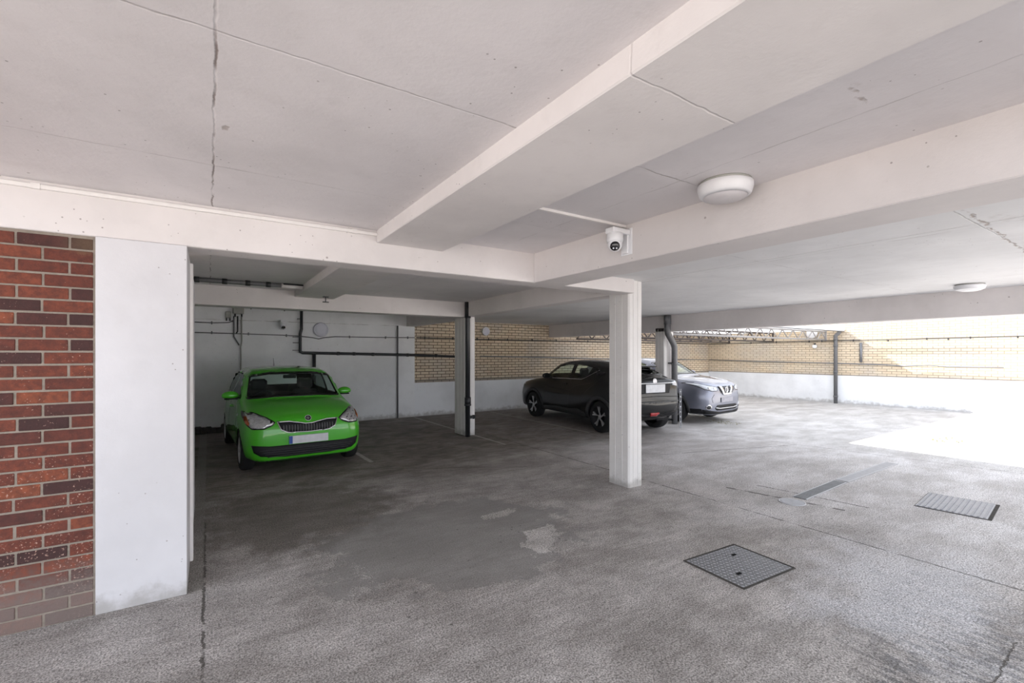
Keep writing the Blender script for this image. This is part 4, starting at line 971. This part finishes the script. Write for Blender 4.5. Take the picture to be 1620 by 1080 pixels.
g = c.patch('lower_grille', intake, 'f', M['trim'], off=.003, thick=.01)
for k, zz in enumerate((.255, .285, .315, .345)): hwk = .52 + .03 * k; c.patch('intake_slat', [(-hwk, zz - .006), (hwk, zz - .006), (hwk, zz + .006), (-hwk, zz + .006)], 'f', M['black_plastic'], off=.012, thick=.01, parent=g)
c.plate('f', .465, .52, .112, 1, 'pale smudged front number plate with a blue end band'); c.badge('f', .75, .045, 'arrow')
lip = [(-.60, .20), (.60, .20), (.56, .185), (-.56, .185)]; c.patch('bumper_lip', lip, 'f', M['trim'], off=.002, thick=.004)
c.seams([[(1.02, .28), (1.0, .6), (1.03, .93)], [(2.03, .28), (2.03, .6), (2.03, .97)], [(1.02, .28), (2.3, .28), (2.5, .34)], [(2.62, .62), (2.78, .8), (2.92, 1.02)]])
for sg in (1, -1): c.mirror(1.28, .735, 1.03, sg, M['green'], 1.0)
c.handle(1.86, .83, .2, M['green']); c.handle(2.72, .86, .18, M['green'])
c.patch('side_indicator', circle(.93, .76, .022, 12), 'y', M['lampclear'], off=.008, thick=.01)
tl = [(.60, .62), (.73, .64), (.72, .90), (.66, .98), (.61, .9)]
for P in (tl, mirror_poly(tl)): c.patch('tail_light', P, 'r', M['red'], off=.006, label='red tail lamp')
c.cabin(1.0, 3.15, .66, .93, 1.95, 2.75, 1.40)
bm = bmesh.new(); add_box(bm, (1.38, -.10, 1.27), (1.40, .10, 1.33), .008); add_box(bm, (1.39, -.01, 1.32), (1.41, .01, 1.38)); obj('rear_view_mirror', bm, M['seat'], c.root)
l, n = c.hit((2.9, .0), 't'); tube('aerial', [l - Vector((0, 0, .01)), l + Vector((.03, 0, .03)), l + Vector((.10, .0, .17))], [.012, .006, .003], M['black_plastic'], c.root, 8)
c.finish(M['green'])
for xw in c.wheels:
    for sg in (1, -1): c.wheel(xw, sg, .80, .175, 'six', .19)

# ---------------------------------------------------------------- black coupe-like crossover
K = {
 'zb': [(0, .36), (.03, .26), (.1, .22), (3.95, .24), (4.12, .33), (4.28, .37), (4.36, .47)],
 'w1': [(0, .35), (.03, .55), (.1, .66), (.4, .74), (3.9, .74), (4.2, .68), (4.32, .58), (4.36, .48)],
 'z2': [(0, .42), (.03, .33), (.1, .32), (3.95, .34), (4.2, .43), (4.36, .54)],
 'w2': [(0, .45), (.03, .62), (.1, .74), (.3, .83), (.6, .865), (1.4, .855), (2.8, .855), (3.6, .875), (4.05, .84), (4.28, .74), (4.36, .60)],
 'z3': [(0, .54), (.1, .62), (.9, .68), (2.2, .62), (3.5, .74), (4.1, .70), (4.36, .62)],
 'w3': [(0, .48), (.03, .64), (.1, .76), (.3, .85), (.75, .895), (1.4, .862), (2.3, .855), (2.9, .875), (3.5, .898), (3.9, .885), (4.15, .83), (4.3, .745), (4.36, .64)],
 'z4': [(0, .68), (.03, .74), (.1, .82), (.3, .90), (.9, .98), (1.4, 1.01), (2.2, 1.04), (3.0, 1.08), (3.5, 1.10), (3.95, 1.08), (4.2, 1.03), (4.32, .97), (4.36, .88)],
 'w4': [(0, .45), (.03, .60), (.1, .70), (.3, .775), (.9, .835), (1.4, .80), (2.2, .785), (3.0, .80), (3.5, .82), (3.9, .80), (4.2, .745), (4.32, .69), (4.36, .58)],
 'z5': [(0, .72), (.03, .79), (.1, .86), (.3, .93), (.9, 1.03), (1.18, 1.065), (1.85, 1.44), (2.2, 1.485), (2.8, 1.475), (3.3, 1.42), (3.65, 1.365), (3.78, 1.33), (4.12, 1.17), (4.25, 1.13), (4.33, 1.09), (4.36, 1.0)],
 'w5': [(0, .38), (.03, .5), (.1, .58), (.3, .66), (.9, .73), (1.18, .745), (1.85, .63), (2.2, .60), (2.8, .60), (3.3, .60), (3.65, .59), (3.78, .59), (4.12, .66), (4.25, .67), (4.33, .63), (4.36, .52)],
 'zt': [(0, .75), (.03, .83), (.1, .89), (.3, .97), (.9, 1.07), (1.02, 1.10), (1.08, 1.14), (1.75, 1.49), (2.0, 1.53), (2.4, 1.555), (2.9, 1.54), (3.4, 1.485), (3.74, 1.43), (3.80, 1.385), (4.10, 1.22), (4.18, 1.19), (4.30, 1.19), (4.345, 1.15), (4.36, 1.03)]}
sx, sz = 1.0, .955
h = Vector((math.sin(math.radians(6.5)), math.cos(math.radians(6.5)), 0)); rear = Vector((7.47, 6.85, 0)); loc = rear + h * 3.62 * sx
black = Car('crossover_car', K, 4.36, (.88, 3.62), .335, .385, loc, math.atan2(-h.y, -h.x), (sx, .93, sz), 'black crossover with sloping tail parked nose-in behind the nearest white pillar')
c = black
ws = [(-.72, 1.075), (-.3, 1.13), (.3, 1.13), (.72, 1.075), (.68, 1.2), (.60, 1.42), (.3, 1.47), (-.3, 1.47), (-.60, 1.42), (-.68, 1.2)]
c.window('windscreen', ws, 'f', M['glass'], .035, lambda v: v.co.x < 2.0)
rw_ = [(-.58, 1.23), (.58, 1.23), (.52, 1.32), (.3, 1.37), (-.3, 1.37), (-.52, 1.32)]
c.window('rear_window', rw_, 'r', M['glass_dark'], .035, lambda v: v.co.x > 3.6)
f_ = [(1.42, 1.085), (1.60, 1.22), (1.88, 1.39), (2.12, 1.435), (2.42, 1.445), (2.42, 1.095)]; r_ = [(2.52, 1.10), (2.52, 1.445), (2.85, 1.43), (3.20, 1.39), (3.42, 1.345), (3.05, 1.17), (2.9, 1.115)]
for ax in ('y', '-y'):
    c.window('side_window', f_, ax, M['glass'], .022); c.window('side_window', r_, ax, M['glass'], .022)
c.sides('window_strip', stroke([(1.35, 1.07), (2.0, 1.08), (2.9, 1.10), (3.06, 1.155), (3.40, 1.32)], .012), M['chrome'], off=.006)
c.sides('door_handle', round_poly([(3.36, 1.30), (3.62, 1.27), (3.60, 1.23), (3.42, 1.20), (3.35, 1.25)], .02), M['trim'], off=.02, thick=.03)
c.handle(2.26, .97, .2, M['blackp'])
def arch_trim(c, r0, r1):
    for xw in c.wheels:
        P = []
        for i in range(25): a = -.18 + (PI + .36) * i / 24; P.append((xw + r1 * math.cos(a) * 1.04, c.wr * .97 + r1 * math.sin(a)))
        for i in range(24, -1, -1): a = -.18 + (PI + .36) * i / 24; P.append((xw + r0 * math.cos(a), c.wr * .97 + r0 * math.sin(a)))
        c.sides('arch_trim', P, M['cladding'], off=.012, thick=.02, step=.05)
arch_trim(c, .380, .455)
c.sides('sill_trim', [(1.34, .27), (1.42, .37), (1.9, .40), (2.5, .40), (2.85, .43), (3.10, .36), (3.10, .27)], M['cladding'], off=.014, thick=.02)
c.seams([[(1.36, .36), (1.34, .7), (1.42, 1.05)], [(2.47, .42), (2.47, .8), (2.47, 1.08)], [(2.47, 1.08), (2.48, 1.44)], [(2.95, .6), (3.15, .85), (3.42, 1.02), (3.62, 1.22)], [(1.5, .70), (2.47, .735)]])
c.sides('door_crease', stroke([(1.45, .86), (2.0, .84), (2.47, .83), (2.75, .95), (3.3, 1.04)], .01), M['seam'], off=.001, thick=.001)
for sg in (1, -1): c.mirror(1.62, .79, 1.13, sg, M['blackp'], 1.05)
tl = [(.50, 1.02), (.70, .99), (.77, .97), (.76, 1.06), (.66, 1.12), (.50, 1.09)]
for P in (tl, mirror_poly(tl)): c.patch('tail_light', P, 'r', M['lampclear'], off=.012, thick=.02, label='clear-lensed tail lamp')
rec = [(-.40, .86), (.40, .86), (.46, 1.07), (-.46, 1.07)]
g = c.patch('tailgate_recess', rec, 'r', M['trim'], off=.002, thick=.006)
c.plate('r', .965, .54, .17, 0, 'pale smudged rear number plate'); c.badge('r', 1.115, .055, 'oval')
c.patch('tailgate_strip', [(-.62, 1.06), (.62, 1.06), (.62, 1.08), (-.62, 1.08)], 'r', M['alloy'], off=.012, thick=.02, label='bright strip above the number plate')
c.patch('bumper_seam', stroke([(-.72, .78), (0, .80), (.72, .78)], .012), 'r', M['seam'], off=.002, thick=.003)
c.patch('bumper_step', [(-.68, .66), (.68, .66), (.70, .70), (-.70, .70)], 'r', M['blackp'], off=.02, thick=.03)
c.patch('rear_diffuser', [(-.58, .38), (.58, .38), (.68, .46), (.50, .47), (.25, .42), (-.25, .42), (-.50, .47), (-.68, .46)], 'r', M['trim'], off=.008, thick=.012)
c.patch('fog_lamp', round_poly([(-.09, .39), (.09, .39), (.13, .46), (-.13, .46)], .02), 'r', M['red'], off=.02, thick=.02, label='red rear fog lamp')
bm = bmesh.new(); add_box(bm, (3.66, -.54, 1.385), (3.90, .54, 1.415), .012); obj('spoiler', bm, M['blackp'], c.root)
tube('rear_wiper', [c.hit((0, 1.24), 'r')[0] + Vector((.015, 0, .01)), c.hit((-.32, 1.26), 'r')[0] + Vector((.02, 0, .015))], .009, M['trim'], c.root, 6)
hl = [(.45, .80), (.72, .78), (.80, .86), (.74, .90), (.5, .85)]
for P in (hl, mirror_poly(hl)): c.patch('headlight', P, 'f', M['lampclear'], off=.006)
c.patch('lower_grille', [(-.55, .34), (.55, .34), (.6, .5), (-.6, .5)], 'f', M['trim'], off=.004); c.badge('f', .76, .055, 'oval')
c.cabin(1.22, 3.7, .70, 1.0, 2.35, 3.25, 1.50)
c.finish(M['blackp'])
for xw in c.wheels:
    for sg in (1, -1): c.wheel(xw, sg, .875, .22, 'chr', .232)

# ---------------------------------------------------------------- silver crossover
K = {
 'zb': [(0, .34), (.03, .25), (.1, .21), (4.1, .22), (4.28, .28), (4.37, .40)],
 'w1': [(0, .35), (.03, .52), (.1, .62), (.4, .74), (3.9, .74), (4.2, .68), (4.33, .58), (4.37, .48)],
 'z2': [(0, .40), (.03, .33), (.1, .32), (4.0, .34), (4.37, .46)],
 'w2': [(0, .44), (.03, .58), (.1, .70), (.3, .80), (.6, .86), (1.4, .865), (3.6, .875), (4.05, .85), (4.28, .76), (4.37, .60)],
 'z3': [(0, .56), (.1, .62), (.9, .68), (2.2, .66), (3.5, .72), (4.37, .66)],
 'w3': [(0, .48), (.03, .61), (.1, .73), (.3, .83), (.7, .893), (1.4, .88), (2.6, .88), (3.5, .898), (4.0, .87), (4.25, .79), (4.37, .64)],
 'z4': [(0, .74), (.03, .79), (.1, .86), (.3, .94), (.9, 1.03), (1.4, 1.06), (2.2, 1.08), (3.3, 1.12), (4.1, 1.10), (4.37, .95)],
 'w4': [(0, .46), (.03, .58), (.1, .68), (.3, .77), (.9, .825), (1.4, .82), (2.2, .815), (3.3, .81), (4.1, .75), (4.37, .62)],
 'z5': [(0, .80), (.03, .86), (.1, .92), (.3, .99), (.9, 1.08), (1.15, 1.11), (1.8, 1.48), (2.2, 1.53), (2.9, 1.53), (3.6, 1.47), (3.95, 1.38), (4.2, 1.15), (4.33, 1.05), (4.37, .98)],
 'w5': [(0, .38), (.03, .48), (.1, .56), (.3, .65), (.9, .73), (1.15, .745), (1.8, .63), (2.2, .61), (2.9, .61), (3.6, .60), (3.95, .59), (4.2, .66), (4.33, .62), (4.37, .52)],
 'zt': [(0, .84), (.03, .90), (.1, .965), (.3, 1.04), (.6, 1.09), (.95, 1.13), (1.02, 1.16), (1.72, 1.53), (2.0, 1.57), (2.5, 1.595), (3.3, 1.57), (3.9, 1.48), (4.0, 1.42), (4.22, 1.18), (4.33, 1.08), (4.37, 1.0)]}
def ridge_s(x, y):
    if x > 1.0: return 0
    yc = .30 + .30 * x; t = max(0, min(1, (abs(y) - yc + .05) / .10)); u = max(0, min(1, (.72 - abs(y)) / .08)); return .022 * t * u * min(1, x / .15) * min(1, (1.0 - x) / .3)
sx, sz = .97, .95
th = math.radians(-3); h = Vector((-math.sin(th), -math.cos(th), 0)); per = Vector((h.y, -h.x, 0))
Q = Vector((9.20, 7.12, 0)); P_ = Q + h * .90 * sx - per * .89 * .96
if (P_ - Q).x < 0: P_ = Q + h * .90 * sx + per * .89 * .96
silver = Car('crossover_car', K, 4.37, (.90, 3.546), .338, .385, P_, math.atan2(-h.y, -h.x), (sx, .96, sz), 'silver crossover parked nose-out on the open side, beyond the far pillar', ridge=ridge_s)
c = silver
ws = [(-.72, 1.125), (-.3, 1.165), (.3, 1.165), (.72, 1.125), (.68, 1.25), (.60, 1.46), (.3, 1.51), (-.3, 1.51), (-.60, 1.46), (-.68, 1.25)]
c.window('windscreen', ws, 'f', M['glass'], .035, lambda v: v.co.x < 2.0)
rw_ = [(-.58, 1.15), (.58, 1.15), (.52, 1.38), (.3, 1.41), (-.3, 1.41), (-.52, 1.38)]
c.window('rear_window', rw_, 'r', M['glass_dark'], .035, lambda v: v.co.x > 3.8)
f_ = [(1.38, 1.125), (1.60, 1.27), (1.86, 1.43), (2.12, 1.485), (2.42, 1.495), (2.42, 1.135)]; r_ = [(2.52, 1.14), (2.52, 1.495), (3.0, 1.48), (3.45, 1.42), (3.62, 1.30), (3.45, 1.18)]
for ax in ('y', '-y'):
    c.window('side_window', f_, ax, M['glass'], .022); c.window('side_window', r_, ax, M['glass_dark'], .022)
grille = [(-.36, .90), (.36, .90), (.31, .80), (.22, .72), (-.22, .72), (-.31, .80)]
g = c.patch('grille', grille, 'f', M['trim'], off=.004, thick=.012)
for zz in (.75, .79, .83, .87): c.patch('grille_bar', [(-.28, zz - .005), (.28, zz - .005), (.28, zz + .005), (-.28, zz + .005)], 'f', M['pipe_mid'], off=.009, thick=.008, parent=g)
vee = [(.30, .90), (.20, .90), (.10, .735), (-.10, .735), (-.20, .90), (-.30, .90), (-.17, .69), (.17, .69)]
c.patch('chrome_vee', vee, 'f', M['chrome'], off=.02, thick=.03, parent=g, label='chrome V of the grille')
c.badge('f', .815, .068, 'ring')
hl = [(.37, .885), (.40, .80), (.58, .79), (.72, .83), (.82, .97), (.80, .99), (.62, .935), (.45, .90)]
for P in (hl, mirror_poly(hl)):
    o = c.patch('headlight', P, 'f', M['frit'], off=.004, thick=.012); c.patch('lens', inset(P, .012), 'f', M['lampclear'], off=.008, thick=.006, parent=o)
    sg = 1 if P[0][0] > 0 else -1
    for yy in (.50, .63): c.patch('lamp_unit', circle(sg * yy, .86, .028, 16), 'f', M['lamp'], off=.016, thick=.01, parent=o)
c.patch('lower_grille', round_poly([(-.42, .46), (.42, .46), (.50, .38), (.42, .33), (-.42, .33), (-.50, .38)], .02), 'f', M['trim'], off=.003)
c.patch('grille_blade', stroke([(-.47, .40), (-.3, .375), (.3, .375), (.47, .40)], .02), 'f', M['alloy'], off=.014, thick=.016)
c.plate('f', .575, .52, .11, 0, 'silvery blurred front number plate', 'plate_s')
for sg in (1, -1):
    o = c.patch('fog_lamp', circle(sg * .66, .415, .062, 20), 'f', M['chrome'], off=.008, thick=.016); c.patch('fog_lens', circle(sg * .66, .415, .044, 20), 'f', M['lens'], off=.012, thick=.006, parent=o)
    c.patch('bumper_crease', stroke([(sg * .52, .72), (sg * .60, .62), (sg * .56, .52)], .012), 'f', M['seam'], off=.001, thick=.001)
c.patch('lower_trim', [(-.70, .25), (.70, .25), (.76, .36), (.58, .33), (.3, .29), (-.3, .29), (-.58, .33), (-.76, .36)], 'f', M['trim'], off=.006, thick=.01)
arch_trim(c, .380, .435)
c.sides('sill_trim', [(1.32, .26), (1.32, .36), (3.10, .38), (3.10, .26)], M['trim'], off=.012, thick=.02)
c.sides('front_trim', [(.16, .26), (.52, .26), (.50, .37), (.2, .37)], M['trim'], off=.010, thick=.014)
c.seams([[(1.36, .36), (1.34, .7), (1.40, 1.10)], [(2.47, .40), (2.47, 1.12)], [(.42, 1.0), (.9, 1.06), (1.3, 1.09)]])
for sg in (1, -1): c.mirror(1.50, .80, 1.16, sg, M['silverp'], 1.1)
c.handle(2.26, .97, .2, M['silverp'])
c.cabin(1.2, 3.8, .70, 1.05, 2.3, 3.2, 1.54)
c.finish(M['silverp'])
for xw in c.wheels:
    for sg in (1, -1): c.wheel(xw, sg, .875, .21, 'twin', .225)
